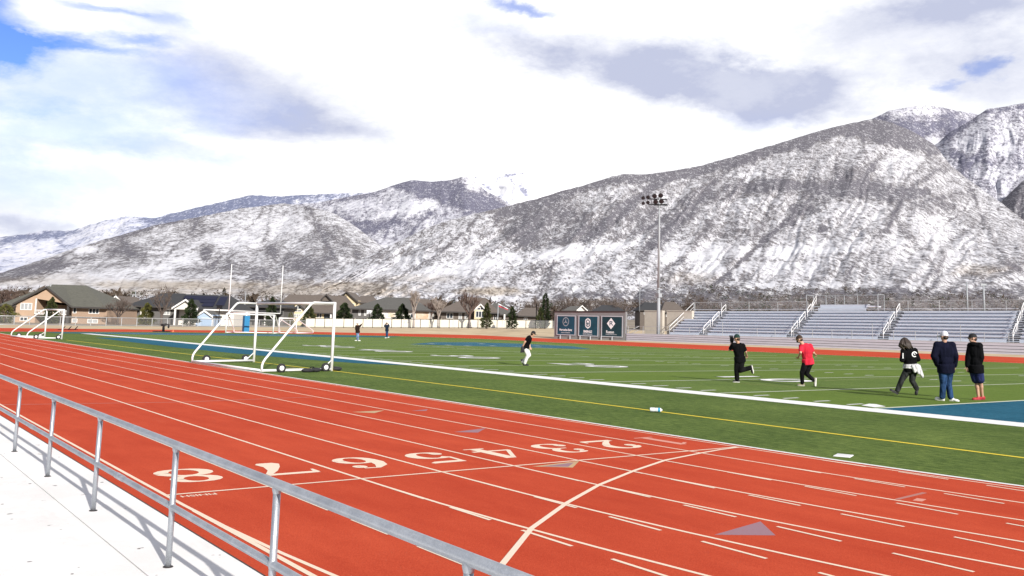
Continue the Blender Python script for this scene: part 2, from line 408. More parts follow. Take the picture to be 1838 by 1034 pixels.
# lane lines
b = MB()
for k in range(0, 9):
    w = .039 if k else .036
    ribbon(b, [(bend(-k, y), y) for y in YS], w, .0055)
struct(b.build('lane_lines', M['line']))
b = MB(); ribbon(b, [(bend(.16, y), y) for y in YS], .085, .0075)
struct(b.build('track_kerb_line', M['white_turf']))
b = MB()                                                  # dashes that carry the straight lanes on past the finish
for k in range(0, 8):
    y = -.35 - .05*k
    for j in range(16):
        L = .62
        ribbon(b, [(-k-.005, y), (-k-.005, y-L)], .036, .0065); y -= 1.06
ribbon(b, [(-8.0, -.8), (-8.0, -16)], .045, .0065)
struct(b.build('straight_dashes', M['line']))
b = MB(); ribbon(b, [(0.0, 0), (-8.0, 0)], .042, .0075)
struct(b.build('finish_line', M['line']))
b = MB()
wf = [(.02, -.03), (-.5, -.10), (-1.01, -.22), (-1.97, -.48), (-2.96, -.93), (-4.0, -1.47), (-4.93, -2.06), (-5.9, -2.76), (-6.78, -3.56), (-7.5, -4.3), (-8.0, -4.9)]
fine = []
for i in range(len(wf)-1):
    for t in (0, .34, .67): fine.append((wf[i][0]*(1-t)+wf[i+1][0]*t, wf[i][1]*(1-t)+wf[i+1][1]*t))
fine.append(wf[-1])
ribbon(b, fine, .050, .0085); struct(b.build('curved_start_line', M['line']))
def tri(pts, z=.0048): return [(G(*p).x, G(*p).y, z) for p in pts]
b = MB(); b.tri(*tri([(1282, 961), (1392, 962), (1365, 937)])); b.tri(*tri([(815, 776), (858, 777), (872, 769)])); b.tri(*tri([(738, 738), (765, 738), (768, 735)]))
struct(b.build('purple_lane_marks', M['grey_paint']))
b = MB(); b.tri(*tri([(955, 838), (1028, 840), (1040, 828)])); b.tri(*tri([(632, 740), (672, 742), (690, 737)]))
struct(b.build('tan_lane_marks', M['tan_paint']))
b = MB(); b.tri(*tri([(972, 838), (1020, 838.6), (1030, 831)], .0052)); struct(b.build('dull_lane_mark', M['grey_paint']))
b = MB()
b.add(tri([(1638, 899), (1655, 901), (1663, 897), (1646, 895)]), ((0, 1, 2, 3),))
struct(b.build('pale_lane_mark', M['line_red']))
b = MB(); ribbon(b, [G(0, 727), G(330, 722), G(560, 713)], .05, .0050); ribbon(b, [G(1610, 897), G(1660, 885)], .05, .0050); ribbon(b, [G(450, 667), G(530, 660)], .05, .0050)
struct(b.build('worn_cross_lines', M['dull_paint']))

# painted numerals, tops towards the runners' direction (-Y), read from +X to -X
def stroke(b, pts, T, z):
    N = len(pts); Lf = []; Rt = []
    for i, (x, y, w) in enumerate(pts):
        a = pts[max(i-1, 0)]; c = pts[min(i+1, N-1)]; dx, dy = c[0]-a[0], (c[1]-a[1])*1.5; l = math.hypot(dx, dy) or 1
        nx, ny = -dy/l, dx/l
        Lf.append((x+nx*w/2, y+ny*w/2/1.5)); Rt.append((x-nx*w/2, y-ny*w/2/1.5))
    for i in range(N-1): b.add([(*T(*q), z) for q in (Rt[i], Rt[i+1], Lf[i+1], Lf[i])], ((0, 1, 2, 3),))
def arc(cx, cy, rx, ry, a0, a1, thick, thin, n=18):
    o = []
    for i in range(n+1):
        a = math.radians(a0+(a1-a0)*i/n); o.append((cx+rx*math.cos(a), cy+ry*math.sin(a), thin+(thick-thin)*abs(math.cos(a))**1.3))
    return o
DIG = {
 '1': [[(.52, 0, .24), (.52, 1, .24)], [(.2, .04, .08), (.84, .04, .08)], [(.52, .97, .06), (.2, .82, .10)]],
 '2': [arc(.48, .70, .34, .25, 170, -40, .26, .10), [(.74, .52, .2), (.45, .28, .16), (.12, .08, .10)], [(.05, .08, .20), (.95, .08, .20)], [(.95, .05, .1), (.97, .25, .05)], arc(.2, .68, .07, .06, 0, 360, .13, .13)],
 '3': [arc(.46, .74, .30, .22, 150, -80, .24, .08), arc(.46, .27, .36, .25, 85, -150, .26, .08), [(.3, .51, .07), (.55, .51, .09)], arc(.2, .74, .06, .05, 0, 360, .12, .12), arc(.17, .24, .07, .06, 0, 360, .14, .14)],
 '4': [[(.70, 0, .26), (.70, 1, .26)], [(.02, .30, .13), (1.0, .30, .13)], [(.62, .98, .10), (.06, .30, .10)], [(.45, .03, .08), (.98, .03, .08)]],
 '5': [[(.14, .92, .20), (.78, .92, .20), (.92, .97, .10)], [(.19, .9, .09), (.15, .52, .09)], arc(.46, .32, .36, .27, 140, -140, .28, .09), arc(.19, .2, .07, .06, 0, 360, .14, .14)],
 '6': [arc(.52, .28, .32, .25, 0, 360, .24, .08), [(.2, .28, .26), (.19, .5, .28), (.28, .74, .24), (.5, .95, .10), (.78, .93, .08)], arc(.78, .80, .07, .06, 0, 360, .14, .14)],
 '7': [[(.02, .90, .18), (.98, .90, .18)], [(.06, .9, .12), (.02, .68, .05)], [(.94, .86, .12), (.72, .60, .18), (.58, .32, .30), (.54, .10, .46), (.54, .0, .30)]],
 '8': [arc(.5, .75, .32, .205, 0, 360, .24, .08), arc(.5, .265, .38, .24, 0, 360, .26, .08)],
}
for k in range(1, 9):
    cx = -(k-.5) + (0.03 if k > 5 else 0)
    b = MB(); T = lambda x, y, cx=cx: (cx+.30-(x)*.60, 1.42-.86*y)
    for j, s in enumerate(DIG[str(k)]): stroke(b, s, T, .0055+.0004*j)
    struct(b.build('lane_number', M['line_red'] if k == 1 else M['line']))

def text_mesh(name, txt, size, m, T, parent=None, ext=0., bold=.0, align='CENTER', sx=1.0):
    cu = bpy.data.curves.new(name, 'FONT'); cu.body = txt; cu.size = size; cu.extrude = ext; cu.offset = bold
    cu.align_x = align; cu.align_y = 'CENTER'; cu.resolution_u = 3
    o = bpy.data.objects.new(name, cu); COL.objects.link(o)
    me = bpy.data.meshes.new_from_object(o.evaluated_get(bpy.context.evaluated_depsgraph_get()))
    bpy.data.objects.remove(o); bpy.data.curves.remove(cu)
    for v in me.vertices: v.co = T @ Vector((v.co.x*sx, v.co.y, v.co.z))
    me.materials.clear(); me.materials.append(m); me.name = name
    o = bpy.data.objects.new(name, me); COL.objects.link(o)
    if parent: o.parent = parent
    return o
def frame(o, r, u):
    r, u = Vector(r).normalized(), Vector(u).normalized(); n = r.cross(u); m = Matrix.Identity(4)
    for i, v in enumerate((r, u, n)):
        for k in range(3): m[k][i] = v[k]
    m.translation = Vector(o); return m
struct(text_mesh('finish_lettering', 'FINISH', .115, M['line'], frame((-7.74, -.12, .0058), (-1, 0, 0), (0, -1, 0)), bold=.002))

# football field
b = MB(); ribbon(b, [(8.22, -30), (8.22, 20), (8.0, 40), (7.7, 60), (6.9, 77)], .90, .0045)
ribbon(b, [(8.6, 77.3), (13.8, 76.6), (30, 80)], .30, .012)
struct(b.build('sideline_border', M['white_turf']))
b = MB(); ribbon(b, [(2.98, -12), (3.0, 0), (3.1, 10), (2.97, 18.5), (2.25, 35), (1.5, 53)], .10, .0035)
struct(b.build('yellow_touchline', M['yellow_turf']))
YX = [0, 10, 20, 30, 40, 100]; YV = [3.24, 12.38, 22.0, G(833, 640.5).y, G(685, 629.6).y, 76.5]
yard = lambda n: float(np.interp(n, YX, YV))
b = MB()
for n in range(0, 100, 5):
    y = yard(n); ribbon(b, [(8.67, y), (46, y)], .11 if n else .13, .0065)
struct(b.build('yard_lines', M['white_turf_thin']))
b = MB()
for n in range(1, 60):
    if n % 5 == 0: continue
    y = yard(n)
    for x in (9.0, 24.2, 33.5): ribbon(b, [(x, y), (x+.62, y)], .10, .0065)
struct(b.build('hash_marks', M['white_turf']))
b = MB(); b.quad((8.67, -8, .004), (46, -8, .004), (46, 3.17, .004), (8.67, 3.17, .004))
struct(b.build('near_end_zone', M['blue_turf']))
b = MB(); ez = [G(*p) for p in ((84, 596.6), (300, 597.6), (560, 601.2), (720, 604.4), (700, 605.5), (560, 604.2), (300, 601), (100, 598))]
b.add([(p.x, p.y, .005) for p in ez], (tuple(range(8)),)); struct(b.build('far_end_zone', M['blue_turf']))
sheet('team_box', [(7.74, 22.2), (7.74, 42), (7.4, 60), (4.7, 60), (4.5, 42), (4.9, 33.5), (5.6, 28), (6.4, 24.2)], .004, M['blue_turf'])
b = MB(); lg = [G(*p) for p in ((735, 618), (775, 614.6), (850, 614.5), (940, 617.3), (1030, 622), (1062, 627), (1000, 625.2), (900, 622.5), (815, 620.4))]
b.add([(p.x, p.y, .005) for p in lg], (tuple(range(9)),)); struct(b.build('midfield_logo', M['blue_turf']))
b = MB()
for q in ((770, 617), (800, 619.4), (835, 621), (860, 617), (960, 621), (880, 620.6)): ribbon(b, [G(*q), G(q[0]+9, q[1]+.5)], .5, .012)
struct(b.build('midfield_logo_highlights', M['white_turf_thin']))
b = MB(); ribbon(b, [G(1330, 688), G(1440, 697)], .07, .0055); ribbon(b, [G(1640, 669), G(1710, 677)], .09, .0055); ribbon(b, [G(1480, 683.5), G(1690, 675)], .07, .0052)
struct(b.build('soccer_lines', M['faint_turf']))
def yard_number(txt, cx, cy, size):
    for ch, o in ((txt[0], .95), (txt[1], -.95)):
        for m_, bo, z in ((M['black_turf'], .085, .0075), (M['white_turf'], .03, .0085)):
            struct(text_mesh('yard_number', ch, size, m_, frame((cx, cy+o*size/2.6, z), (0, -1, 0), (1, 0, 0)), bold=bo, sx=1.15))
yard_number('10', 16.5, yard(10)+.25, 2.9); yard_number('20', 16.6, yard(20), 2.9)
for n, q in ((30, (833, 640.5)), (40, (685, 629.6)), (50, (588, 621.8))):
    g = G(*q); yard_number(str(n), g.x, g.y, 3.2)
b = MB(); q = [G(*p) for p in ((1546, 728), (1570, 731.5), (1590, 730), (1573, 725.8), (1560, 725))]
b.add([(p.x, p.y, .0055) for p in q], (tuple(range(5)),)); struct(b.build('yard_marker_arrow', M['white_turf']))

# ------------------------------------------------------------------ concrete walk and its handrail
b = MB(); b.box(-8.985, -8.41, -30, 60, -.2, .10)
struct(b.build('concrete_kerb', M['concrete']))
b = MB()
for k in range(-6, 12):
    b.box(-40, -8.990, k*4.6+.9, k*4.6+5.494, -.2, .096)
struct(b.build('concrete_walk', M['concrete']))
b = MB(); b.box(-8.41, -8.365, -30, 60, -.02, .016); b.box(-8.409, -8.394, -30, 60, .017, .099); 
J_ = MB(); J_.box(-8.990, -8.985, -30, 60, -.02, .090)
for k in range(-6, 13): J_.box(-40, -8.992, k*4.6+.8945, k*4.6+.8995, -.02, .088)
struct(J_.build('walk_grooves', mat('pale joint', (.40, .38, .36), .95)))
struct(b.build('walk_joints', M['kerb_dark']))

hr = thing('handrail', 'galvanised two-pipe handrail along the edge of the concrete walk', 'handrail', (-8.83, 0, .1))
XR = 0.0
PY = [-14.6, -12.9, -11.2, -9.5, -7.8, -6.13, -4.46, -2.86, -.90, .93, 2.80]+[2.80+1.86*k for k in range(1, 17)]
b = MB(); b.tube((XR, -14.8, .737), (XR, 33, .737), .0235, n=20); b.build('top_rail', M['steel'], hr, True)
b = MB(); b.tube((XR, -14.8, .360), (XR, 33, .360), .0195, n=20)
for y in (1.9, -1.6, 5.6): b.tube((XR, y-.10, .360), (XR, y+.10, .360), .0225, n=20)
b.build('mid_rail', M['steel'], hr, True)
for y in PY:
    b = MB(); b.tube((XR, y, -.03), (XR, y, .725), .0185, n=18)
    p = b.build('post', M['steel'], hr, True)
    for zz, rr in ((.714, .0245), (.360, .0245)):
        MB().lathe([(.019, -.022), (rr, 0), (.019, .022)], 14, Matrix.Translation((XR, y, zz))).build('weld_collar', M['steel'], p, True)
    MB().lathe([(.034, -.004), (.030, .004), (.0186, .006)], 14, Matrix.Translation((XR, y, 0))).build('grout_ring', M['kerb_dark'], p, True)

# ------------------------------------------------------------------ movable goals
def goal(name_label, fr, fl, br, bl, H, wheels=True, r=.050, back=.95, group=None, riser=.29, tie=False):
    fr, fl, br, bl = (Vector((p[0], p[1], 0)) for p in (fr, fl, br, bl))
    o = thing('soccer_goal', name_label, 'soccer goal', fr, 0, group)
    Z = Vector((0, 0, 1)); a = Vector((0, 0, 0)); c = fl-fr; d = br-fr; e = bl-fr; m_ = M['white_metal']
    b = MB(); b.tube(a+Z*(H), c+Z*(H), r); b.build('crossbar', m_, o, True)
    for p, q in ((a, d), (c, e)):
        b = MB(); b.tube(p, p+Z*(H+r*.8), r); b.build('post', m_, o, True)
        v = (q-p).normalized(); L = (q-p).length
        b = MB()
        b.path([p+Z*H, p+v*(back-.12)+Z*H, p+v*(back-.03)+Z*(H-.03), p+v*(back+.06)+Z*(H-.11), p+v*(L-.10)+Z*(riser+.12), p+v*(L-.03)+Z*(riser+.02), p+v*L+Z*(riser-.08), p+v*L+Z*.06], r*.72)
        b.build('side_stay', m_, o, True)
        b = MB(); b.tube(p+Z*.06, q+Z*.06, r*.8); b.build('base_bar', m_, o, True)
        if wheels:
            sd = Z.cross(v).normalized()*(1 if (p-q).cross(c).z*0+1 else 1)
            out = -(c.normalized()) if p is a else c.normalized()
            for t in (.12, .76):
                cpos = p+v*(L*t)+Z*.13+out*.13
                T = Matrix.Translation(cpos) @ out.to_track_quat('Z', 'Y').to_matrix().to_4x4()
                w = MB(); w.lathe([(.06, -.045), (.12, -.045), (.145, -.025), (.145, .025), (.12, .045), (.06, .045)], 20, T); wo = w.build('wheel', M['rubber'], o, True)
                w = MB(); w.lathe([(.0, -.05), (.075, -.05), (.085, -.03), (.085, .03), (.075, .05), (.03, .052), (.0, .052)], 20, T); w.tube(T@Vector((0, 0, -.16)), T@Vector((0, 0, .03)), .012, n=8); w.build('hub', m_, wo, True)
            b = MB(); b.tube(p+v*.02+Z*.35, p+v*.36+Z*.08, .018); b.build('brace', m_, o, True)
    b = MB(); b.tube(d+Z*.06, e+Z*.06, r*.8); b.build('back_bar', m_, o, True)
    if tie:
        for p, sg in ((a, 1), (c, -1)):
            b = MB(); b.tube(p+Z*(H-.55), p+c.normalized()*(.55*sg)+Z*(H-.02), r*.5); b.build('corner_brace', m_, o, True)
    return o
goal('large white wheeled soccer goal standing at the edge of the red track', (2.88, 19.13), (2.59, 25.17), (.27, 18.54), (.03, 24.4), 2.20)
goal('white soccer goal with black wheel near the house with the porch', (1.61, 54.84), (1.28, 58.5), (-.32, 55.12), (-.64, 58.81), 1.83, r=.05, back=.25)
gp = [G(*q) for q in ((405, 597.6), (490, 599.2))]
goal('white soccer goal with corner braces around the blue padded post', gp[1], gp[0], gp[1]+FW*3.0, gp[0]+FW*3.0, 2.05, False, .075, .6, tie=True)
gp = [G(*q) for q in ((500, 598.2), (531, 598.6), (558, 598.8))]
goal('small white soccer goal turned sideways beside the white fence', gp[1], gp[0], gp[2]+FW*1.2, gp[0]+(gp[2]-gp[1])*1.0+FW*1.5, 1.75, False, .07, .15, tie=True)
for lab, q, rz in (('black sandbag lying flat over the goal base bar', (560, 668), .3), ('dark sandbag against the front post of the large goal', (594, 665.5), -.2)):
    g = G(*q); o = thing('sandbag', lab, 'sandbag', g, rz, 'sandbags on the goal base')
    b = MB(); b.ell((-.19, 0, .06), (.23, .13, .07)); b.ell((.17, .03, .065), (.21, .14, .075)); b.ell((0, .01, .07), (.12, .10, .045)); b.build('bag', M['rubber'], o, True)
    b = MB(); b.path([(-.10, 0, .10), (-.06, .0, .16), (.06, .0, .16), (.10, 0, .10)], .016, 8); b.build('strap', M['dark_metal'], o, True)
# bottle
g = G(1177, 740.5); o = thing('water_bottle', 'white and blue plastic bottle lying on the yellow line', 'bottle', (g.x, g.y, .012), 0)
ax = (RT*.98 - FW*.2); ax.z = 0; ax.normalize(); T = frame((0, 0, .042), Vector((0, 0, 1)).cross(ax), Vector((0, 0, 1)))
MB().lathe([(0, -.115), (.036, -.115), (.04, -.10), (.04, -.03), (.036, -.005), (.04, .02), (.041, .045)], 20, T).build('bottle_body', mat('translucent white plastic', (.72, .76, .78), .3, var=.1, vscale=20), o, True)
MB().lathe([(.0415, .045), (.042, .05), (.042, .085), (.04, .09)], 20, T).build('blue_band', mat('blue plastic', (.03, .28, .45), .35), o, True)
MB().lathe([(.04, .09), (.034, .105), (.018, .112), (.018, .128), (0, .13)], 20, T).build('cap', M['white_metal'], o, True)
# flat white base on the grass
g = G(1514, 818.5); o = tag(MB().add([(x, y, z) for z, k in ((.002, 1), (.012, .92)) for x, y in ((-.14*k, -.11*k), (.14*k, -.11*k), (.14*k, .11*k), (-.14*k, .11*k))], ((4, 5, 6, 7), (0, 1, 5, 4), (1, 2, 6, 5), (2, 3, 7, 6), (3, 0, 4, 7))).build('throw_down_base', M['white_metal']), 'flat white rubber base lying on the grass near the track', 'base'); o.location = g; o.rotation_euler = (0, 0, .4)

# ------------------------------------------------------------------ football goalpost
g0 = G(440.6, 597.4); S = depth(g0)/FPX
gx = Vector((RT.x, RT.y, 0)).normalized()
o = thing('football_goalpost', 'tall white football goalpost with two uprights and a padded centre post', 'goalpost', g0)
loc = lambda px, py: gx*((px-440.6)*S) + Vector((0, 0, (597.4-py)*S + (px-440.6)*S*ROL*0))
r_ = .048
zc = (597.4-561.3)*S; zt = (597.4-475)*S
b = MB(); b.path([(0, 0, 0), (0, 0, zc*.8), Vector((0, 0, zc))], .10); b.build('centre_post', M['white_metal'], o, True)
b = MB(); b.box(-.30, .30, -.30, .30, .03, (597.4-567)*S); b.build('pad', mat('bright blue vinyl pad', (.012, .17, .36), .5, var=.15), o)
b = MB(); b.tube(loc(408, 0).xy.to_3d()+Vector((0, 0, zc)), loc(501, 0).xy.to_3d()+Vector((0, 0, zc)), r_); b.build('crossbar', M['white_metal'], o, True)
for px in (408, 501):
    q = loc(px, 0).xy.to_3d(); b = MB(); b.tube(q+Vector((0, 0, zc)), q+Vector((0, 0, zt)), r_); b.build('upright', M['white_metal'], o, True)

# training gear by the far bend
def sled(q, lab, H):
    g = G(*q); s = depth(g)/FPX; o = thing('training_sled', lab, 'training sled', g)
    px = lambda x: gx*(x*s)
    b = MB(); b.box(-16*s, 10*s, -.5, .5, .0, 1.6*s); b.build('skid', M['dark_metal'], o).rotation_euler = (0, 0, -YAW)
    b = MB(); b.path([px(0), px(0)+Vector((0, 0, 9*s)), px(1)+Vector((0, 0, 13*s))], [2.3*s, 2.1*s, 1.6*s]); b.build('post', M['dark_metal'], o, True)
    b = MB(); b.cap(px(-3.5)+Vector((0, 0, 12.5*s)), px(4)+Vector((0, 0, 13.5*s)), 2.0*s, 2.2*s); b.build('pad', M['rubber'], o, True)
    b = MB(); b.path([px(3)+Vector((0, 0, 14*s)), px(8)+Vector((0, 0, 13.4*s)), px(9)+Vector((0, 0, 11*s))], 1.2*s); b.cap(px(8.6)+Vector((0, 0, 13*s)), px(8.8)+Vector((0, 0, 8.5*s)), 2.0*s, 1.6*s); b.build('arm_pad', M['rubber'], o, True)
sled((293, 596), 'black one-man football blocking sled standing on the far red track', 1)
for i, (x, lab) in enumerate(((112, 'leftmost of three black slanted blocking pads, partly behind the goal post'), (123, 'middle one of three black slanted blocking pads behind the left goal'), (134.5, 'rightmost of three black slanted blocking pads, clear of the goal post'))):
    g = G(x, 592.4); s = depth(g)/FPX; o = thing('blocking_pad', lab, 'blocking pad', g, 0, 'slanted blocking pads on the far track')
    b = MB(); b.box(-5*s, 2*s, -.4, .4, .02, 1.2*s); q = b.build('base', M['dark_metal'], o); q.rotation_euler = (0, 0, -YAW)
    b = MB(); b.cap(gx*(-.3*s)+Vector((0, 0, .9*s)), gx*(4.2*s)+Vector((0, 0, 6.2*s)), .9*s, .8*s); b.build('pad', M['rubber'], o, True)
g = G(310.5, 596.2); s = depth(g)/FPX; o = thing('traffic_cone', 'small orange cone on the far red track', 'cone', g)
b = MB(); b.lathe([(0, 5*s), (.25*s, 5*s), (1.0*s, .3*s)], 14); b.build('cone', mat('orange plastic', (.75, .22, .10), .5), o, True)
MB().box(-1.3*s, 1.3*s, -1.3*s, 1.3*s, 0, .3*s).build('base', mat('orange plastic base', (.7, .2, .1), .5), o)

# ------------------------------------------------------------------ bank, valley floor and mountains
FPXS = [-260, 0, 150, 300, 545, 860, 1000, 1240, 1838, 2100]
FYS = [583.2, 583.5, 585, 586, 587.7, 588.8, 590, 595.5, 607, 612]
FDS = [112, 112, 120, 132, 150, 163, 165, 168, 140, 135]
fy = lambda x: float(np.interp(x, FPXS, FYS)); fd = lambda x: float(np.interp(x, FPXS, FDS))
def fence_pt(x, dd=0.): return P(x, fy(x), fd(x)+dd)
xs = [-260+20*i for i in range(119)]
rows = []
opx = [q[0] for q in OUT]; opy = [q[1] for q in OUT]
for x in xs:
    a = G(x, float(np.interp(x, opx, opy))); a.z = .015; f = fence_pt(x); h = horizon(x)
    r0 = [a, a.lerp(f, .25)+Vector((0, 0, .10)), a.lerp(f, .5)+Vector((0, 0, .16)), a.lerp(f, .75)+Vector((0, 0, .10)), f]
    g2 = P(x, fy(x), fd(x)*1.3); g2.z = f.z+.1
    rows.append((r0, [f, g2, P(x, h-7, 400), P(x, h-15, 650), P(x, h-26, 1000), P(x, h-40, 2000), P(x, h-45, 4000)]))
for nm, idx, m_ in (('grass_bank', 0, M['dry_grass']), ('valley_floor', 1, M['valley'])):
    b = MB(); n = len(rows[0][idx])
    b.v = [tuple(v) for r in rows for v in r[idx]]
    for i in range(len(xs)-1):
        for j in range(n-1): b.f.append((i*n+j, (i+1)*n+j, (i+1)*n+j+1, i*n+j+1)); b.m.append(0)
    struct(b.build(nm, m_, smooth=True))

def mountain(name, crest, base_y, d0, d1, mt, brush, blobs, seed, amp, x0, x1, nx, ns, gx_=70., jag=.8, gamma=1.1, dry=None, fall=.5, shear=0.):
    cx = [c[0] for c in crest]; cy = [c[1] for c in crest]
    px = np.linspace(x0, x1, nx); s = np.linspace(0, 1, ns)
    PX, S_ = np.meshgrid(px, s, indexing='ij')
    yc = np.interp(px, cx, cy)
    k = 5; yc = np.convolve(np.pad(yc, k, mode='edge'), np.ones(2*k+1)/(2*k+1), 'valid')
    yc = yc - jag*fbm(px/9., px*0, 4, seed)*2 + jag - 2.5*(fbm(px/60., px*0+3, 3, seed+5)-.5)
    hz = np.array([horizon(x) for x in px]); yb = hz+base_y if base_y < 0 else np.full(nx, base_y)
    yb = np.maximum(yb, yc+4)
    Y = yb[:, None] + (yc-yb)[:, None]*S_
    dc = np.interp(px, [c[0] for c in d1], [c[1] for c in d1]) if isinstance(d1, list) else np.full(nx, float(d1))
    D = d0 + (dc-d0)[:, None]*S_**gamma
    SX = PX + shear*(1-S_) + 70*(fbm(PX/150., S_*2.5, 4, seed+9)-.5) + 26*(fbm(PX/40., S_*7, 3, seed+10)-.5)
    rid = .75*(fbm(SX/gx_, S_*1.3+7, 4, seed+1, True)-.55) + .75*(fbm((PX-.6*shear*(1-S_))/gx_/1.7, S_*2.6, 4, seed+2)-.5)
    det = fbm(PX/11., S_*ns/9., 4, seed+3)-.5
    env = np.clip(S_*4, 0, 1)*np.clip((1-S_)*5, 0, 1)
    D = D + (amp*rid*1.5 + amp*.25*det)*env
    # points
    F_ = np.array(FW); R_ = np.array(RT); U_ = np.array(UP); C_ = np.array(CAM)
    V = C_ + (F_ + R_*((PX-PPX)/FPX)[..., None] - U_*((Y-PPY)/FPX)[..., None])*D[..., None]
    back = V[:, -1:, :].copy(); bk = []
    for t in (.12, .35):
        q = back.copy(); hv = (q-C_); q += hv*t*.5; q[..., 2] -= t*fall*600; bk.append(q)
    V = np.concatenate([V]+bk, axis=1); n2 = ns+2
    B = np.full((nx, n2), brush, float)
    for (bx, by, rx, ry, ang, v) in blobs:
        a = math.radians(ang); dx, dy = PX-bx, Y-by
        u_ = (dx*math.cos(a)+dy*math.sin(a))/rx; w_ = (-dx*math.sin(a)+dy*math.cos(a))/ry
        q = np.sqrt(u_*u_+w_*w_) + 1.5*(fbm(PX/14., Y/8., 5, seed+int(bx))-.5)
        B[:, :ns] += .72*v*np.clip(1.35-q, 0, 1)**.8
    ridb = rid*env
    B[:, :ns] += -.20*ridb + .16*(fbm(PX/120., Y/45., 3, seed+21)-.5)
    B[:, :ns] += .09*(S_-.45)
    for (q, sh_, w_, v_) in ((gx_*1.5, 1.0, .010, .20), (gx_*.8, .55, .009, .17), (gx_*1.2, -.5, .009, .16)):  # brush-lined drainages
        n_ = vnoise((PX+sh_*shear*(1-S_)+60*(fbm(PX/130., S_*3, 4, seed+31)-.5)+16*(fbm(PX/22., S_*14, 3, seed+32)-.5))/q, S_*.7+seed, seed+int(q))
        B[:, :ns] += v_*np.exp(-((n_-.5)/(w_*3))**2)*np.clip(S_*5, 0, 1)*(.4+1.1*fbm(PX/50., S_*6, 2, seed+35))
    B = np.clip(B, -.3, .84)
    DR = np.zeros((nx, n2))
    if dry: 
        for (bx, by, rx, ry, v) in dry:
            q = np.sqrt(((PX-bx)/rx)**2+((Y-by)/ry)**2) + .9*(fbm(PX/14., Y/6., 4, seed+int(bx)+3)-.5); DR[:, :ns] = np.maximum(DR[:, :ns], .7*v*np.clip((1.25-q)*1.3, 0, 1))
    vs = V.reshape(-1, 3); i, j = np.meshgrid(np.arange(nx-1), np.arange(n2-1), indexing='ij')
    a = (i*n2+j).ravel(); f = np.stack([a, a+n2, a+n2+1, a+1], 1)
    me = bpy.data.meshes.new(name); me.vertices.add(len(vs)); me.vertices.foreach_set('co', vs.ravel().astype(np.float32))
    nf = len(f); me.loops.add(nf*4); me.loops.foreach_set('vertex_index', f.ravel().astype(np.int32))
    me.polygons.add(nf); me.polygons.foreach_set('loop_start', np.arange(0, nf*4, 4, dtype=np.int32))
    me.polygons.foreach_set('use_smooth', np.ones(nf, bool))
    me.update(calc_edges=True); me.validate()
    for nm, A in (('brush', B), ('dry', DR)):
        at = me.attributes.new(nm, 'FLOAT', 'POINT'); at.data.foreach_set('value', A.ravel().astype(np.float32))
    me.materials.append(mt); o = bpy.data.objects.new(name, me); COL.objects.link(o); return struct(o)

SNOW = (.68, .685, .72); BR = (.112, .099, .098); DP = (.060, .057, .080)
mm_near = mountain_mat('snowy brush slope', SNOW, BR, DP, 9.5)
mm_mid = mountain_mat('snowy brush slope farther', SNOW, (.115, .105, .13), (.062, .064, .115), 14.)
mm_far = mountain_mat('snowy far ridge', SNOW, (.13, .14, .20), (.10, .12, .21), 30.)  # far brush tinted blue, cloud shade put into the colour
L1 = [(420, 530), (500, 509), (550, 497), (600, 482), (650, 464), (700, 441), (760, 412), (800, 398), (840, 386), (880, 377), (917, 368), (964, 357.6), (1005, 344), (1045, 334), (1086, 320.5), (1116, 312), (1156, 313), (1193, 308.7), (1220, 304), (1255, 299), (1310, 283), (1365, 266), (1420, 250), (1476, 233), (1512, 224), (1567, 213), (1600, 219), (1640, 236), (1681, 262), (1700, 290), (1725, 312), (1760, 338), (1800, 365), (1838, 396), (1920, 460)]
mountain('mountain', L1, -9, 650, [(420, 850), (650, 1300), (917, 1800), (1300, 2300), (1567, 2600), (1681, 2500), (1838, 1900), (1920, 1700)], mm_near, .54,
  [(1540, 550, 430, 30, 0, .75), (1590, 238, 120, 22, 12, .8), (1480, 240, 150, 12, -18, .5), (1330, 283, 150, 9, -16, .6), (1150, 318, 120, 10, -6, .6), (1000, 352, 90, 9, -18, .4),
   (1480, 338, 200, 14, 3, .40), (1610, 350, 90, 18, 14, .35), (1330, 345, 90, 12, -10, .3), (1110, 385, 120, 9, -38, .55), (1180, 430, 60, 10, -45, .4), (990, 440, 130, 8, -24, .30),
   (1380, 425, 120, 4, -42, .55), (1220, 400, 60, 12, -42, .35), (1000, 400, 120, 22, -15, .12), (1170, 400, 45, 26, 0, .18), (1290, 400, 80, 40, 0, .08),
   (1010, 452, 110, 13, -6, -.48), (860, 478, 140, 14, -8, -.30), (1250, 450, 80, 16, -8, -.40), (1420, 450, 170, 10, -4, -.32), (1330, 480, 120, 12, 0, -.28), (1640, 400, 110, 16, 10, -.10), (1500, 515, 180, 8, 0, -.30), (700, 478, 120, 10, -14, -.22),
   (1150, 535, 100, 12, 0, .25), (1600, 500, 260, 26, 0, .10), (1780, 490, 80, 16, -10, .30), (1450, 380, 16, 7, 0, .5), (1420, 400, 7, 6, 0, .9), (1478, 411, 8, 6, 0, .9), (1430, 377, 12, 9, 0, .6), (1640, 290, 70, 30, 20, -.12), (1300, 320, 90, 12, -10, -.10)],
  11, 95., 420, 1920, 900, 230, 62., .9, dry=[(620, 520, 130, 16, .9), (880, 523, 60, 9, 1.), (480, 525, 80, 12, .8), (1050, 545, 120, 10, .6), (1240, 500, 50, 12, .4), (740, 500, 90, 8, .4), (1760, 485, 50, 12, .5), (1540, 552, 420, 22, .55)], shear=240)
ML = [(-120, 515), (0, 490), (60, 471), (130, 447), (200, 426), (280, 404), (354, 391), (430, 374), (506, 365), (560, 371), (600, 384), (640, 408), (680, 438), (720, 468), (760, 500), (800, 520)]
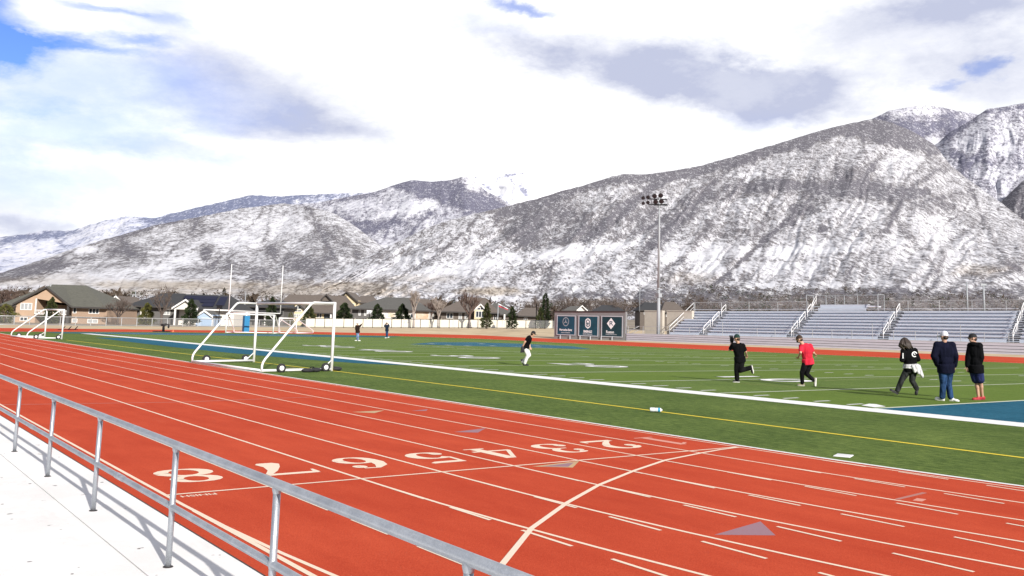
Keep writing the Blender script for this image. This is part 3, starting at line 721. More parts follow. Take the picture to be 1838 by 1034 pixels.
mountain('mountain_shoulder', ML, -9, 600, [(-120, 1100), (200, 1700), (506, 2300), (680, 1900), (800, 1500)], mm_near, .505,
  [(250, 410, 110, 9, -14, .5), (40, 484, 90, 12, -10, .45), (190, 470, 140, 16, -18, .10), (370, 450, 10, 26, 10, .5), (350, 480, 80, 12, 0, .30), (430, 480, 70, 16, 20, .22), (600, 440, 60, 30, 30, .30), (540, 470, 70, 16, 20, .25),
   (130, 500, 200, 10, -6, -.30), (410, 432, 60, 14, 0, -.35), (470, 400, 80, 20, 0, -.15), (320, 470, 60, 8, -10, -.30), (230, 508, 200, 8, 0, -.15), (500, 450, 40, 30, 0, .10), (150, 447, 30, 6, 0, -.5)],
  31, 70., -120, 800, 620, 150, 55., .8, dry=[(330, 513, 200, 11, .95), (70, 505, 120, 9, .5), (520, 520, 120, 16, .9), (200, 525, 300, 6, .8), (110, 497, 50, 8, .35)], shear=160)
MC = [(380, 395), (430, 380), (506, 368), (573, 364), (600, 357), (667, 346), (705, 333), (738, 323), (775, 327), (809, 324), (836, 317), (846, 322), (870, 342), (893, 354), (917, 368), (960, 395), (1000, 420)]
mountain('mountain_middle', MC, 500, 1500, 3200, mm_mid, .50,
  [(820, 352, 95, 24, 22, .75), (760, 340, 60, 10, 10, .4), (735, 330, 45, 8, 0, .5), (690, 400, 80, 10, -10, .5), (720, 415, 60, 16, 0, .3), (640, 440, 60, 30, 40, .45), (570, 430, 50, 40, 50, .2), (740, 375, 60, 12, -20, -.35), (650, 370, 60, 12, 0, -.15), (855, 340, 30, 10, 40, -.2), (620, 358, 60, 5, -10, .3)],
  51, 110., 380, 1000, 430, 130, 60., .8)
FL = [(-120, 445), (0, 425), (47, 420), (78, 413), (125, 415), (169, 401), (229, 387), (280, 391), (337, 376), (405, 361), (449, 350), (506, 352.5), (573, 349), (620, 346), (720, 345)]
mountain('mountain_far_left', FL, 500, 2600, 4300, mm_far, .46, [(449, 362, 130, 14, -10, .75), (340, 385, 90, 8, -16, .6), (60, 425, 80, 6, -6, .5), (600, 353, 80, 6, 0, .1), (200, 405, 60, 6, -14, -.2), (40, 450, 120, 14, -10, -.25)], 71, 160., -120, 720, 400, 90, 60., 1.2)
BP = [(580, 356), (660, 345), (750, 336), (810, 322), (836, 318), (880, 320), (914, 311), (932, 308.7), (960, 312), (1000, 325), (1070, 350)]
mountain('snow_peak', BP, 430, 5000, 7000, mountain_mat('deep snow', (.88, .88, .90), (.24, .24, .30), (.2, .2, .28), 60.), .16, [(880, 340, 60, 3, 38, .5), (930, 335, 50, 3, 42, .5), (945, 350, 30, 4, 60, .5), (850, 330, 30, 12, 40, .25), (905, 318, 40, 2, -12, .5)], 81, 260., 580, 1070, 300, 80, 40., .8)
L2 = [(1600, 275), (1640, 268), (1681, 258), (1700, 240), (1744, 215), (1773, 194.7), (1806, 191.8), (1838, 185.5), (1980, 160)]
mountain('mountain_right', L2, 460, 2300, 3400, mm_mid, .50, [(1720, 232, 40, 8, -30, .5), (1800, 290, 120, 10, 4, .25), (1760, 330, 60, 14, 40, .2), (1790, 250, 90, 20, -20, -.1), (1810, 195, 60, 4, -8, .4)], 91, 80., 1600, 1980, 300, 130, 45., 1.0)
L4 = [(1740, 400), (1770, 384), (1788, 371), (1838, 323), (1980, 240)]
mountain('mountain_spur', L4, 470, 1900, 2450, mm_near, .74, [(1800, 380, 60, 20, -30, .3)], 95, 60., 1740, 1980, 160, 80, 40., .8)
L3 = [(1520, 235), (1567, 213), (1597, 198), (1641, 190), (1670, 190), (1714, 197.6), (1744, 202), (1800, 222), (1860, 240)]
mountain('snow_dome', L3, 360, 3000, 3900, mm_mid, .38, [(1640, 232, 130, 20, 0, .75), (1600, 205, 30, 6, -30, .2)], 97, 60., 1520, 1860, 220, 60, 45., .9)

# ------------------------------------------------------------------ houses beyond the fence
# each house stands square to the view; its local x runs to the right, y away, z up, in metres from its anchor
class House:
    def __init__(s, name, label, cat, ax, ay, d, group='houses beyond the field'):
        s.d = d; s.S = d/FPX; s.ax = ax; s.ay = ay
        s.o = thing(name, label, cat, P(ax, ay, d), -YAW, group)
    def X(s, px): return (px-s.ax)*s.S
    def Z(s, py, px=None): return (s.ay-py)*s.S
    def wall(s, x0, x1, yt, yb, y0, y1, m, name='wall', parent=None):
        b = MB(); b.box(s.X(x0), s.X(x1), y0, y1, s.Z(yb)-.3, s.Z(yt)); return b.build(name, m, parent or s.o)
    def gable_wall(s, x0, x1, ye, xa, ya, yb, y0, th, m, name='gable_wall'):
        A = [(s.X(x0), s.Z(yb)-.3), (s.X(x1), s.Z(yb)-.3), (s.X(x1), s.Z(ye)), (s.X(xa), s.Z(ya)), (s.X(x0), s.Z(ye))]
        b = MB(); b.add([(x, y0, z) for x, z in A]+[(x, y0+th, z) for x, z in A], ((0, 1, 2, 3, 4), (9, 8, 7, 6, 5), (0, 5, 6, 1), (1, 6, 7, 2), (2, 7, 8, 3), (3, 8, 9, 4), (4, 9, 5, 0)))
        return b.build(name, m, s.o)
    def hip(s, x0, x1, ye, r0, r1, yr, y0, y1, m, name='roof', th=.22, ym=None, fascia=None, notch=None):
        z0, z1 = s.Z(ye), s.Z(yr); ym = (y0+y1)/2 if ym is None else ym
        e = [(s.X(x0), y0), (s.X(x1), y0), (s.X(x1), y1), (s.X(x0), y1)]
        v = [(x, y, z0) for x, y in e]+[(s.X(r0), ym, z1), (s.X(r1), ym, z1)]+[(x, y, z0-th) for x, y in e]
        if notch:
            na, nb, yn = s.X(notch[0]), s.X(notch[1]), notch[2]; zn = z0+(z1-z0)*(yn-y0)/(ym-y0)
            ma, mb = s.X(notch[3]), s.X(notch[4])
            v += [(na, y0, z0), (ma, yn, zn), (mb, yn, zn), (nb, y0, z0), (na, y0, z0-th), (ma, yn, z0-th), (mb, yn, z0-th), (nb, y0, z0-th)]
            b = MB(); b.add(v, ((0, 10, 11, 12, 13, 1, 5, 4), (1, 2, 5), (2, 3, 4, 5), (3, 0, 4), (9, 8, 7, 17, 16, 15, 14, 6)))
        else:
            b = MB(); b.add(v, ((0, 1, 5, 4), (1, 2, 5), (2, 3, 4, 5), (3, 0, 4), (9, 8, 7, 6)))
        o = b.build(name, m, s.o)
        f = MB(); f.add([(x, y, z0-.003) for x, y in e]+[(x, y, z0-th) for x, y in e], (() if notch else ((1, 0, 4, 5),))+((2, 1, 5, 6), (3, 2, 6, 7), (0, 3, 7, 4)))
        if notch:
            for xa_, xb_ in ((e[0][0], s.X(notch[0])), (s.X(notch[1]), e[1][0])): f.quad((xb_, y0, z0-.003), (xa_, y0, z0-.003), (xa_, y0, z0-th), (xb_, y0, z0-th))
        f.build('fascia', fascia or M['dark_trim'], o)
        return o
    def gable_roof(s, x0, x1, ye0, ye1, xa, ya, y0, y1, m, name='gable_roof', th=.24, edge=None):
        b = MB()
        for (xe, ze) in ((s.X(x0), s.Z(ye0)), (s.X(x1), s.Z(ye1))):
            a = (s.X(xa), s.Z(ya)); q = [(xe, ze), a]
            b.hexa([(xe, y0, ze-th), (a[0], y0, a[1]-th), (a[0], y1, a[1]-th), (xe, y1, ze-th)], [(xe, y0, ze), (a[0], y0, a[1]), (a[0], y1, a[1]), (xe, y1, ze)])
        o = b.build(name, m, s.o)
        if edge:
            e = MB()
            for (xe, ze) in ((s.X(x0), s.Z(ye0)), (s.X(x1), s.Z(ye1))):
                a = (s.X(xa), s.Z(ya)); e.hexa([(xe, y0-.06, ze-th*1.15), (a[0], y0-.06, a[1]-th*1.15), (a[0], y0-.005, a[1]-th*1.15), (xe, y0-.005, ze-th*1.15)], [(xe, y0-.06, ze+.02), (a[0], y0-.06, a[1]+.02), (a[0], y0-.005, a[1]+.02), (xe, y0-.005, ze+.02)])
            e.build('barge_board', edge, o)
        return o
    def window(s, x0, x1, yt, yb, y, panes=2, glass='glass', frame='trim', arch=False, name='window'):
        X0, X1, Z0, Z1 = s.X(x0), s.X(x1), s.Z(yb), s.Z(yt); w = .09; b = MB()
        if arch:
            n = 16; c = ((X0+X1)/2, Z0); R = (X1-X0)/2; Hh = Z1-Z0; o2 = []; i2 = []
            for k in range(n+1):
                a = math.pi*k/n; o2.append((c[0]+R*math.cos(a), c[1]+Hh*math.sin(a))); i2.append((c[0]+(R-w)*math.cos(a), c[1]+(Hh-w)*math.sin(a)))
            for k in range(n): b.hexa([(*o2[k][:1], y-.06, o2[k][1]), (o2[k+1][0], y-.06, o2[k+1][1]), (i2[k+1][0], y-.06, i2[k+1][1]), (i2[k][0], y-.06, i2[k][1])], [(o2[k][0], y, o2[k][1]), (o2[k+1][0], y, o2[k+1][1]), (i2[k+1][0], y, i2[k+1][1]), (i2[k][0], y, i2[k][1])])
            b.box(X0, X1, y-.055, y, Z0-w, Z0); b.box(c[0]-w*.6, c[0]+w*.6, y-.058, y, Z0, Z1-w)
            f = b.build(name, M[frame], s.o); g = MB(); g.add([(x, y-.02, z) for x, z in i2], (tuple(range(n+1))[::-1],)); g.build('pane', M[glass], f); return f
        b.box(X0, X1, y-.06, y, Z0, Z0+w); b.box(X0, X1, y-.06, y, Z1-w, Z1)
        for k in range(panes+1):
            x = X0+(X1-X0-w)*k/panes; b.box(x, x+w, y-.055, y, Z0+w, Z1-w)
        f = b.build(name, M[frame], s.o); MB().quad((X0+w, y-.02, Z0+w), (X1-w, y-.02, Z0+w), (X1-w, y-.02, Z1-w), (X0+w, y-.02, Z1-w)).build('pane', M[glass], f)
        return f
    def post(s, px, yt, yb, y, m, w=.16, name='porch_post'):
        MB().box(s.X(px)-w/2, s.X(px)+w/2, y-w/2, y+w/2, s.Z(yb)-.2, s.Z(yt)).build(name, m, s.o)
    def bars(s, x0, x1, yt, yb, y, m, n, name='deck_railing'):
        b = MB(); X0, X1, Z0, Z1 = s.X(x0), s.X(x1), s.Z(yb), s.Z(yt)
        b.box(X0, X1, y-.05, y+.05, Z1-.1, Z1); b.box(X0, X1, y-.04, y+.04, Z0, Z0+.09)
        for k in range(n): x = X0+(X1-X0)*(k+.5)/n; b.box(x-.03, x+.03, y-.03, y+.03, Z0+.09, Z1-.1)
        b.build(name, m, s.o)

h = House('house', 'two-storey tan house with big front gable and shaded porch deck', 'house', 95, 582, 139)
h.wall(22, 123, 547, 582, 3.0, 12, M['tan_stucco']); h.wall(122.6, 186, 550.5, 582, .8, 12.2, M['tan_brick'])
h.gable_wall(26, 62, 545, 62, 530.5, 582, 0, 3.0, M['tan_stucco'], 'front_wall')
A = [(62, 537.2), (119, 545), (80, 518.4), (62, 530.5)]
b = MB(); b.add([(h.X(x), y, h.Z(z)) for y in (0.0, .3) for x, z in A], ((0, 1, 2, 3), (7, 6, 5, 4), (0, 4, 5, 1), (1, 5, 6, 2), (2, 6, 7, 3), (3, 7, 4, 0))); b.build('gable_wall', M['tan_stucco'], h.o)
h.hip(-4, 189, 549.5, 50, 113, 508.5, -.2, 13, M['roof_green'], ym=6.5, notch=(27, 122, 3.05, 56, 98))
h.gable_roof(22.5, 127, 547, 548, 80.5, 514.5, -.5, 6.5, M['roof_green'], edge=M['dark_trim'])
MB().box(h.X(62), h.X(123), -.4, 2.99, h.Z(568), h.Z(565)).build('deck', M['deck'], h.o)
h.bars(62, 122, 557, 565, -.3, M['trim'], 22)
h.post(63, 537, 565, -.25, M['trim']); h.post(121.5, 546, 582, -.25, M['dark_trim'], .3); h.post(92, 565, 582, -.2, M['deck'])
h.window(34, 55, 545.5, 558, -.003, 3, 'glass_pale'); h.window(35, 49, 570.5, 577.5, -.003, 2); h.window(124.5, 131, 551, 561.5, .797, 1); h.window(153, 172, 551.5, 561.5, .797, 3)
h.window(64, 69, 547, 562, 2.997, 1, 'glass', name='porch_door'); h.window(152, 171, 571, 578.5, .797, 2, 'glass_pale'); h.window(124, 134, 571, 578, .797, 1, 'glass_pale')
MB().box(h.X(122.7), h.X(186.3), .72, .797, h.Z(569.6), h.Z(568.4)).build('belt_course', M['dark_trim'], h.o)
b = MB(); b.tube((h.X(55), 5, h.Z(513)), (h.X(55), 5, h.Z(508)), .12); b.build('vent_pipe', M['grey_metal'], h.o)

h = House('house', 'tan house with small white-trimmed gable behind the leafless tree', 'house', 206, 581, 172)
h.wall(184, 226, 549, 581, 0.4, 9, M['tan_stucco']); h.gable_wall(187, 223, 546.5, 206, 533, 581, 0, .39, M['tan_stucco']); h.gable_roof(184.5, 225, 548, 547.5, 206, 531, -.5, 9.5, M['roof_brown'], edge=M['trim'])
h.window(203, 209, 548, 554, -.003, 2); h.window(192, 199, 560, 568, -.003, 2, 'glass_pale')

h = House('house', 'low grey house with dark roof of navy solar panels and white gabled porch', 'house', 320, 582, 150)
h.wall(222, 310, 549.5, 582, 2.0, 12, M['grey_siding']); h.wall(310.3, 411, 554, 582, 2.4, 12, M['white_siding'])
h.hip(218, 313, 551, 262, 300, 525, .8, 14, M['roof_dark'], ym=7); h.hip(290, 413, 553.5, 296, 384, 526, 1.2, 14.4, M['roof_dark'], 'solar_roof', ym=7.8, fascia=M['trim'])
def on_slope(px, py, lift=.10):                            # a point lying on the front slope of that roof
    t = (553.5-py)/(553.5-526); return (h.X(px), 1.2+(7.8-1.2)*t-lift*.6, h.Z(py)+lift)
cells = [(303, 548.5, 372, 546), ]
for r in range(3):
    y0, y1 = 549-6.6*r, 549-6.6*r-6.2
    xl, xr = (350 if r == 0 else 326 if r == 1 else 303), 372-3*r
    b = MB(); b.hexa([on_slope(xl, y0, .02), on_slope(xr, y0, .02), on_slope(xr-1.4, y1, .02), on_slope(xl, y1, .02)], [on_slope(xl, y0), on_slope(xr, y0), on_slope(xr-1.4, y1), on_slope(xl, y1)])
    b.build('solar_panel', M['solar'], h.o)
b = MB(); q = [on_slope(375, 547, .09), on_slope(391, 547, .09), on_slope(383, 530, .09), on_slope(369, 530, .09)]; b.add(q, ((0, 1, 2, 3),)); b.build('solar_panel', M['solar'], h.o)
h.wall(243, 256, 553, 571, 1.7, 1.997, M['white_siding'], 'white_bay')
h.gable_wall(314, 357.5, 552.2, 336, 539, 552.2, -1.0, .35, M['white_siding']); h.gable_roof(312, 359, 553, 553.5, 336, 537, -1.5, 5, M['roof_dark'], edge=M['trim'])
h.post(316.5, 552, 582, -.9, M['trim'], .24); h.post(355, 552, 582, -.9, M['trim'], .24)
h.window(322, 330, 557, 572, 2.397, 2, name='patio_door'); h.window(340, 350, 557, 567, 2.397, 2); h.window(395, 404, 560, 570, 2.397, 2); h.window(282, 296, 556, 566, 1.997, 2, 'glass_pale')
MB().box(h.X(310), h.X(323), 6.0, 7.2, h.Z(537), h.Z(534.4)).build('skylight', M['glass_pale'], h.o)
for x in (263, 333, 263.8): pass
b = MB(); b.tube((h.X(333), 8, h.Z(529)), (h.X(333), 8, h.Z(524)), .2); b.build('roof_vent', M['dark_metal'], h.o)

h = House('garden_shed', 'pale blue garden shed with gabled front behind the chain link fence', 'shed', 366, 584, 141, None)
h.gable_wall(351, 381, 566.2, 366, 558.2, 584, 0, 4, M['shed_blue']); h.gable_roof(349.8, 382.2, 567.3, 567.3, 366, 556.8, -.25, 4.2, M['roof_grey'], edge=M['trim'])
h.window(361.5, 371, 571, 584, -.003, 2, 'shed', name='shed_door') if 'shed' in M else None
b = MB(); b.box(h.X(361), h.X(380), -.05, -.003, h.Z(584), h.Z(571)); b.build('shed_door', mat('pale blue door', (.30, .41, .56), .7), h.o)
b = MB(); b.box(h.X(360.6), h.X(380.4), -.075, -.05, h.Z(571.6), h.Z(570.6)); b.build('door_header', M['trim'], h.o)
for px in (351.4, 380.6): h.post(px, 566.6, 584, -.03, M['trim'], .10, 'corner_board')

h = House('house', 'dark roofed house seen through the large soccer goal', 'house', 470, 582, 178)
h.wall(436, 506, 549, 582, 1, 11, M['grey_siding']); h.hip(430, 512, 550.5, 462, 492, 537.5, 0, 12.4, M['roof_dark'])
h.wall(437, 504, 558, 560.5, -2.2, .997, M['roof_dark'], 'patio_roof')
for px in (439, 452, 466, 480, 494): h.post(px, 558, 582, -2, M['trim'], .2)
h.window(446, 456, 563, 574, .997, 2, 'glass_pale'); h.window(470, 480, 563, 574, .997, 2, 'glass_pale')

h = House('house', 'brown roofed house with cream gable and arched window behind the goal', 'house', 545, 586, 188)
h.wall(489, 606, 559, 586, 1.5, 13, M['cream']); h.hip(484, 628, 560.5, 500, 606, 527.5, .3, 15, M['roof_brown'], ym=7.6)
h.gable_wall(516, 548, 557, 533, 546.2, 586, -.5, 2.0, M['cream']); h.gable_roof(512.5, 550.5, 558.5, 557.5, 533, 543, -1, 6, M['roof_brown'], edge=M['dark_trim'])
h.window(527, 541, 549, 555, -.503, 2, arch=True); h.window(527, 541, 556.6, 560, -.503, 2); h.window(527, 541, 564, 570, -.503, 3, 'glass_pale')
h.gable_wall(570.5, 589, 536.5, 578.5, 529, 536.5, 2.8, .3, M['brown_brick'], 'dormer_wall'); h.gable_roof(568.5, 591.5, 536.6, 539, 578.5, 526.3, 2.3, 7.5, M['roof_brown'], edge=M['dark_trim'])
h.window(564.5, 574, 560.5, 570, 1.497, 2); h.window(578, 594, 560.5, 572, 1.497, 3, 'glass', 'dark_trim'); h.post(592, 560, 586, .6, M['trim'], .3)  # the wide dark-framed window stands in for a shaded recess
b = MB(); b.box(h.X(592), h.X(596.5), 7.2, 8.2, h.Z(539), h.Z(526.5)); b.build('chimney', M['brown_brick'], h.o)

h = House('house', 'tall cream house with steep dark-edged gable beside the round pine', 'house', 620, 586, 200)
h.wall(601, 640, 539, 586, 1.5, 11, M['cream']); h.gable_wall(608, 637, 539, 620, 526, 586, 0, 1.49, M['cream']); h.gable_roof(597, 641, 541.5, 541, 620, 523.2, -.6, 11, M['roof_brown'], edge=M['dark_trim'])
h.hip(622, 668, 542, 634, 656, 528.2, 3, 14, M['roof_brown']); h.wall(602, 612, 542, 545, -1.0, -.003, M['roof_brown'], 'porch_roof')
h.window(616, 619.5, 530.5, 536, -.003, 1, 'glass', 'dark_trim'); h.window(603, 611, 545, 556, -.003, 2); h.window(627, 634, 545, 555, -.003, 2)

h = House('house', 'long white-walled house with broad grey hip roof and brown wall mural', 'house', 700, 587, 176)
h.wall(629, 681, 553, 587, 1.0, 12, M['grey_siding']); h.wall(681.3, 769, 556, 587, .6, 12, M['white_siding'])
h.hip(626, 772, 555.5, 681, 728, 532, -.3, 14, M['roof_grey'], ym=7)
for x in (641, 651): h.window(x, x+4, 557, 568, .997, 1, 'glass_pale')
b = MB(); b.box(h.X(695), h.X(707), .55, .597, h.Z(569), h.Z(561)); b.build('mural', mat('tan and white mural', (.52, .34, .20), .8, col2=(.8, .76, .68), vscale=.9), h.o)
b = MB(); b.box(h.X(745), h.X(768), .55, .597, h.Z(577), h.Z(558.5)); b.build('mural', mat('brown and white mural', (.74, .68, .58), .8, col2=(.46, .30, .18), vscale=.7), h.o)
h.window(735, 741, 562, 570, .597, 1)
h = House('house', 'brown roofed house partly hidden behind the grey hip roof', 'house', 752, 586, 215)
h.wall(730, 776, 556, 586, 1, 10, M['brown_brick']); h.hip(722, 780, 557, 738, 764, 535.5, 0, 12, M['roof_brown']); h.window(771, 775, 560, 567, .997, 1)

h = House('house', 'brown house with arched lattice window gable and broad roof', 'house', 855, 588, 182)
h.wall(790, 923, 559.5, 588, 1.0, 12, M['brown_brick']); h.hip(784, 897, 560.5, 832, 866, 532.5, -.3, 14, M['roof_brown'], ym=7); h.hip(866, 930, 563, 884, 900, 542, .2, 10, M['roof_grey'], 'wing_roof')
h.gable_wall(851, 871, 556, 862, 548.5, 588, -1.2, 2.2, M['cream']); h.gable_roof(848.5, 873, 557.5, 556.5, 862, 545.5, -1.6, 6, M['roof_brown'], edge=M['trim'])
h.window(855, 868, 551.5, 556, -1.203, 2, arch=True); h.window(853.5, 869, 558.5, 570, -1.203, 3)
h.window(822, 828, 562, 575, .997, 1, 'glass_pale'); h.window(833, 838, 563, 575, .997, 1, 'glass_pale'); h.window(885, 892, 564, 574, .997, 2); h.post(905, 563, 588, .3, M['trim'], .3)
h.window(800, 812, 563, 573, .997, 2)

h = House('house', 'low brown house with plain roof left of the tall spruce', 'house', 945, 590, 186)
h.wall(928, 965, 566, 590, .6, 9, M['brown_brick']); h.hip(924, 970, 567, 942, 962, 551.5, -.2, 10.5, M['roof_brown']); h.window(940, 946, 570, 577, .597, 2)
for (x0, x1, yt, ye, d, lab, mt) in ((1010, 1062, 549, 557, 240, 'house roof with small dormer showing over the sponsor wall', 'roof_grey'), (1066, 1124, 547, 558, 250, 'dark house roof showing over the right end of the sponsor wall', 'roof_dark'), (1146, 1198, 542, 556, 235, 'dark house roof behind the floodlight pole', 'roof_dark'), (1186, 1232, 541, 560, 215, 'brown house roof behind the bleacher stair rail', 'roof_brown')):
    h = House('house', lab, 'house', (x0+x1)/2, 588, d); h.wall(x0+3, x1-3, ye, 590, .6, 10, M['brown_brick']); h.hip(x0, x1, ye+1, x0+(x1-x0)*.3, x0+(x1-x0)*.72, yt, 0, 11, M[mt])
    h.window(x0+10, x0+16, ye+3, ye+9, .597, 2)
    if 'dormer' in lab:
        h.gable_wall(1036, 1052, 556, 1044, 549.5, 557, -.3, .4, M['white_siding']); h.gable_roof(1034, 1054, 557, 557, 1044, 548, -.8, 4, M['roof_grey'], edge=M['trim'])

# ------------------------------------------------------------------ fences and yard poles
def fence(label, x0, x1, dx, hgt, dd, m_post, board=None, top=True, step_px=None):
    a = fence_pt(x0, dd); o = thing('chain_link_fence' if not board else 'vinyl_fence', label, 'fence', a)
    xs_ = [x0+dx*i for i in range(int((x1-x0)/dx)+1)]; pts = [fence_pt(x, dd)-a for x in xs_]; Z = Vector((0, 0, 1))
    if board:
        for i in range(len(pts)-1):
            p, q = pts[i], pts[i+1]; b = MB(); n = (q-p).cross(Z).normalized()*.04
            b.hexa([p-n-Z*.2, q-n-Z*.2, q+n-Z*.2, p+n-Z*.2], [p-n+Z*hgt, q-n+Z*hgt, q+n+Z*hgt, p+n+Z*hgt]); b.build('panel', M['vinyl'], o)
    else:
        b = MB()
        for i in range(len(pts)-1): b.quad(pts[i]+Z*.05, pts[i+1]+Z*.05, pts[i+1]+Z*hgt, pts[i]+Z*hgt)
        b.build('wire_mesh', M['wire'], o)
        b = MB(); b.path([p+Z*hgt for p in pts], .045, 8); b.build('top_rail', m_post, o, True)
        b = MB(); b.path([p+Z*.08 for p in pts], .03, 6); b.build('bottom_wire', m_post, o, True)
    for p in pts:
        b = MB()
        if board: b.box(-.08, .08, -.08, .08, -.2, hgt+.12, T=p)
        else: b.tube(p-Z*.2, p+Z*(hgt+.06), .05, n=8)
        b.build('post', M['vinyl'] if board else m_post, o)
    return o
fence('long chain link fence with pale posts in front of the houses', -250, 548, 27.5, 1.12, 0, M['grey_metal'])
fence('chain link fence with dark posts in front of the white vinyl fence', 548, 1010, 17.2, 1.45, -2, M['dark_metal'])
fence('white vinyl privacy fence behind the dark chain link posts', 548, 1012, 22.1, 1.5, 4, M['vinyl'], True)

def pole_thing(name, label, cat, px, yt, yb, d, r, m_, extra=None):
    o = thing(name, label, cat, P(px, yb, d)); s = d/FPX
    b = MB(); b.tube((0, 0, -.5), (0, 0, (yb-yt)*s), r, r*.7, 10); b.build('pole', m_, o, True)
    if extra: extra(o, s, (yb-yt)*s)
    return o
def hoop(o, s, H):
    b = MB(); X = gx; 
    p = [X*(-5*s)+Vector((0, 0, H-4*s)), X*(5*s)+Vector((0, 0, H-4*s)), X*(5*s)+Vector((0, 0, H+3*s)), X*(-5*s)+Vector((0, 0, H+3*s))]
    n = Vector((FW.x, FW.y, 0)).normalized()*.05
    b.hexa([v-n for v in p], [v+n for v in p]); bd = b.build('backboard', M['hoop'], o)
    b = MB(); c = Vector((0, 0, H-3*s))-n*9
    b.path([c+X*(.23*math.cos(t*.7))+n/.05*(.23*math.sin(t*.7)) for t in range(10)], .03, 6); b.build('hoop_rim', M['twig_red'], o)
M['hoop'] = M['dark_metal']; pole_thing('basketball_hoop', 'basketball hoop with dark backboard beside the blue shed', 'basketball hoop', 392, 551, 584, 140, .08, M['dark_metal'], hoop)
M['hoop'] = M['white_metal']; pole_thing('basketball_hoop', 'basketball hoop with white backboard in front of the grey siding wall', 'basketball hoop', 662, 560, 588, 172, .1, M['dark_metal'], hoop)
pole_thing('yard_pole', 'thin white yard pole above the solar roof', 'pole', 391, 530, 560, 158, .09, M['pole_metal'])
def flag(o, s, H):
    b = MB(); X = gx; n = 8
    for i in range(n):
        t0, t1 = i/n, (i+1)/n
        for j, (a, c, mi) in enumerate(((0, .34, 0), (.34, .67, 1), (.67, 1, 2))):
            f = lambda t, v: X*((1+t*17)*s)+Vector((0, 0, H-(1+t*8.5+v*5.5*(1-.45*t))*s))+Vector((FW.x, FW.y, 0))*(.25*math.sin(t*7))
            b.cur = mi; b.quad(f(t0, c), f(t1, c), f(t1, a), f(t0, a))
    q = b.build('flag_cloth', [M['flag_w'], M['flag_k'], M['flag_r']], o); md = q.modifiers.new('thick', 'SOLIDIFY'); md.thickness = .02
M['flag_w'] = mat('white flag cloth', (.75, .74, .75), .8); M['flag_r'] = mat('red flag cloth', (.55, .05, .07), .8); M['flag_k'] = mat('dark flag cloth', (.04, .03, .05), .8)
pole_thing('flagpole', 'flagpole with drooping white, black and red flag beside the brown house', 'flagpole', 893, 544, 588, 172, .10, M['pole_metal'], flag)
for x, yt, yb, d, lab in ((240, 519, 570, 190, 'thin pale pole behind the leafless trees'), (439, 524, 560, 215, 'thin pale mast between the two goalpost uprights'), (962, 545, 590, 170, 'dark pole left of the tall spruce'), (1148, 505, 556, 230, 'thin pale mast left of the floodlight pole')):
    pole_thing('yard_pole', lab, 'pole', x, yt, yb, d, .10, M['pole_metal'] if 'pale' in lab else M['dark_metal'])
def cross(o, s, H):
    b = MB(); b.box(-5*s, 5*s, -.1, .1, H-.15, H+.15); q = b.build('cross_arm', M['pole_metal'], o); q.rotation_euler = (0, 0, -YAW)
pole_thing('street_lamp', 'plain tall pale pole behind the bleachers', 'pole', 1737, 506, 566, 160, .16, M['pole_metal'])
pole_thing('street_lamp', 'tall pale pole with cross arm behind the bleachers', 'pole', 1767, 511, 566, 160, .19, M['pole_metal'], cross)

# ------------------------------------------------------------------ trees
def conifer(label, px, yt, yb, w, d, m_, seed, shape=1.0, n=900, droop=.35, base=.05, name='pine_tree'):
    R_ = random.Random(seed); s = d/FPX; H = (yb-yt)*s; Rm = w*s/2*(1.4 if shape < 2 else 1.15); n = int(n*(1.5 if shape < 2 else 1.2))
    o = thing(name, label, 'tree', P(px, yb, d), R_.uniform(0, 6), 'trees in the yards beyond the fence')
    b = MB(); b.path([(0, 0, -.3), (.02*H, 0, H*.4), (0, .01*H, H*.95)], [H*.022+.04, H*.016+.03, .015], 7); b.build('trunk', M['bark'], o, True)
    b = MB(); lob = [(R_.uniform(0, 6.28), R_.uniform(.1, .9), R_.uniform(.75, 1.2)) for _ in range(22)]
    for i in range(n):
        t = R_.random()**.75; z = base+(1-base)*t
        prof = (1-t)**(shape*.85)*(.62+.38*min(1, t*6)) if shape < 2 else math.sin(math.pi*min(1, t*.94+.06))**.7
        a = R_.uniform(0, 6.283); k = 1.0
        for la, lt, lv in lob:
            dd = abs((a-la+math.pi) % (2*math.pi)-math.pi)
            if dd < .5 and abs(t-lt) < .10: k = lv
        layer = .86+.2*math.sin(t*H*5.5+a)
        rr = Rm*prof*k*layer*R_.uniform(.25, 1.0)**.5
        c = Vector((rr*math.cos(a), rr*math.sin(a), z*H+R_.uniform(-.06, .06)*H*.4))
        L_ = R_.uniform(.10, .24)*min(1.3, .35+Rm*.5)*(1.15-.55*t); out = Vector((math.cos(a), math.sin(a), -droop+R_.uniform(-.4, .6))).normalized()
        sd = Vector((-math.sin(a), math.cos(a), R_.uniform(-.6, .6))).normalized()*L_*.45
        b.tri(c-out*L_-sd, c-out*L_*.6+sd, c+out*L_*1.3)
        b.tri(c-out*L_+sd.cross(out)*1.2, c-sd.cross(out)*.8, c+out*L_*1.1+sd*.4)
    b.build('crown', m_, o); return o
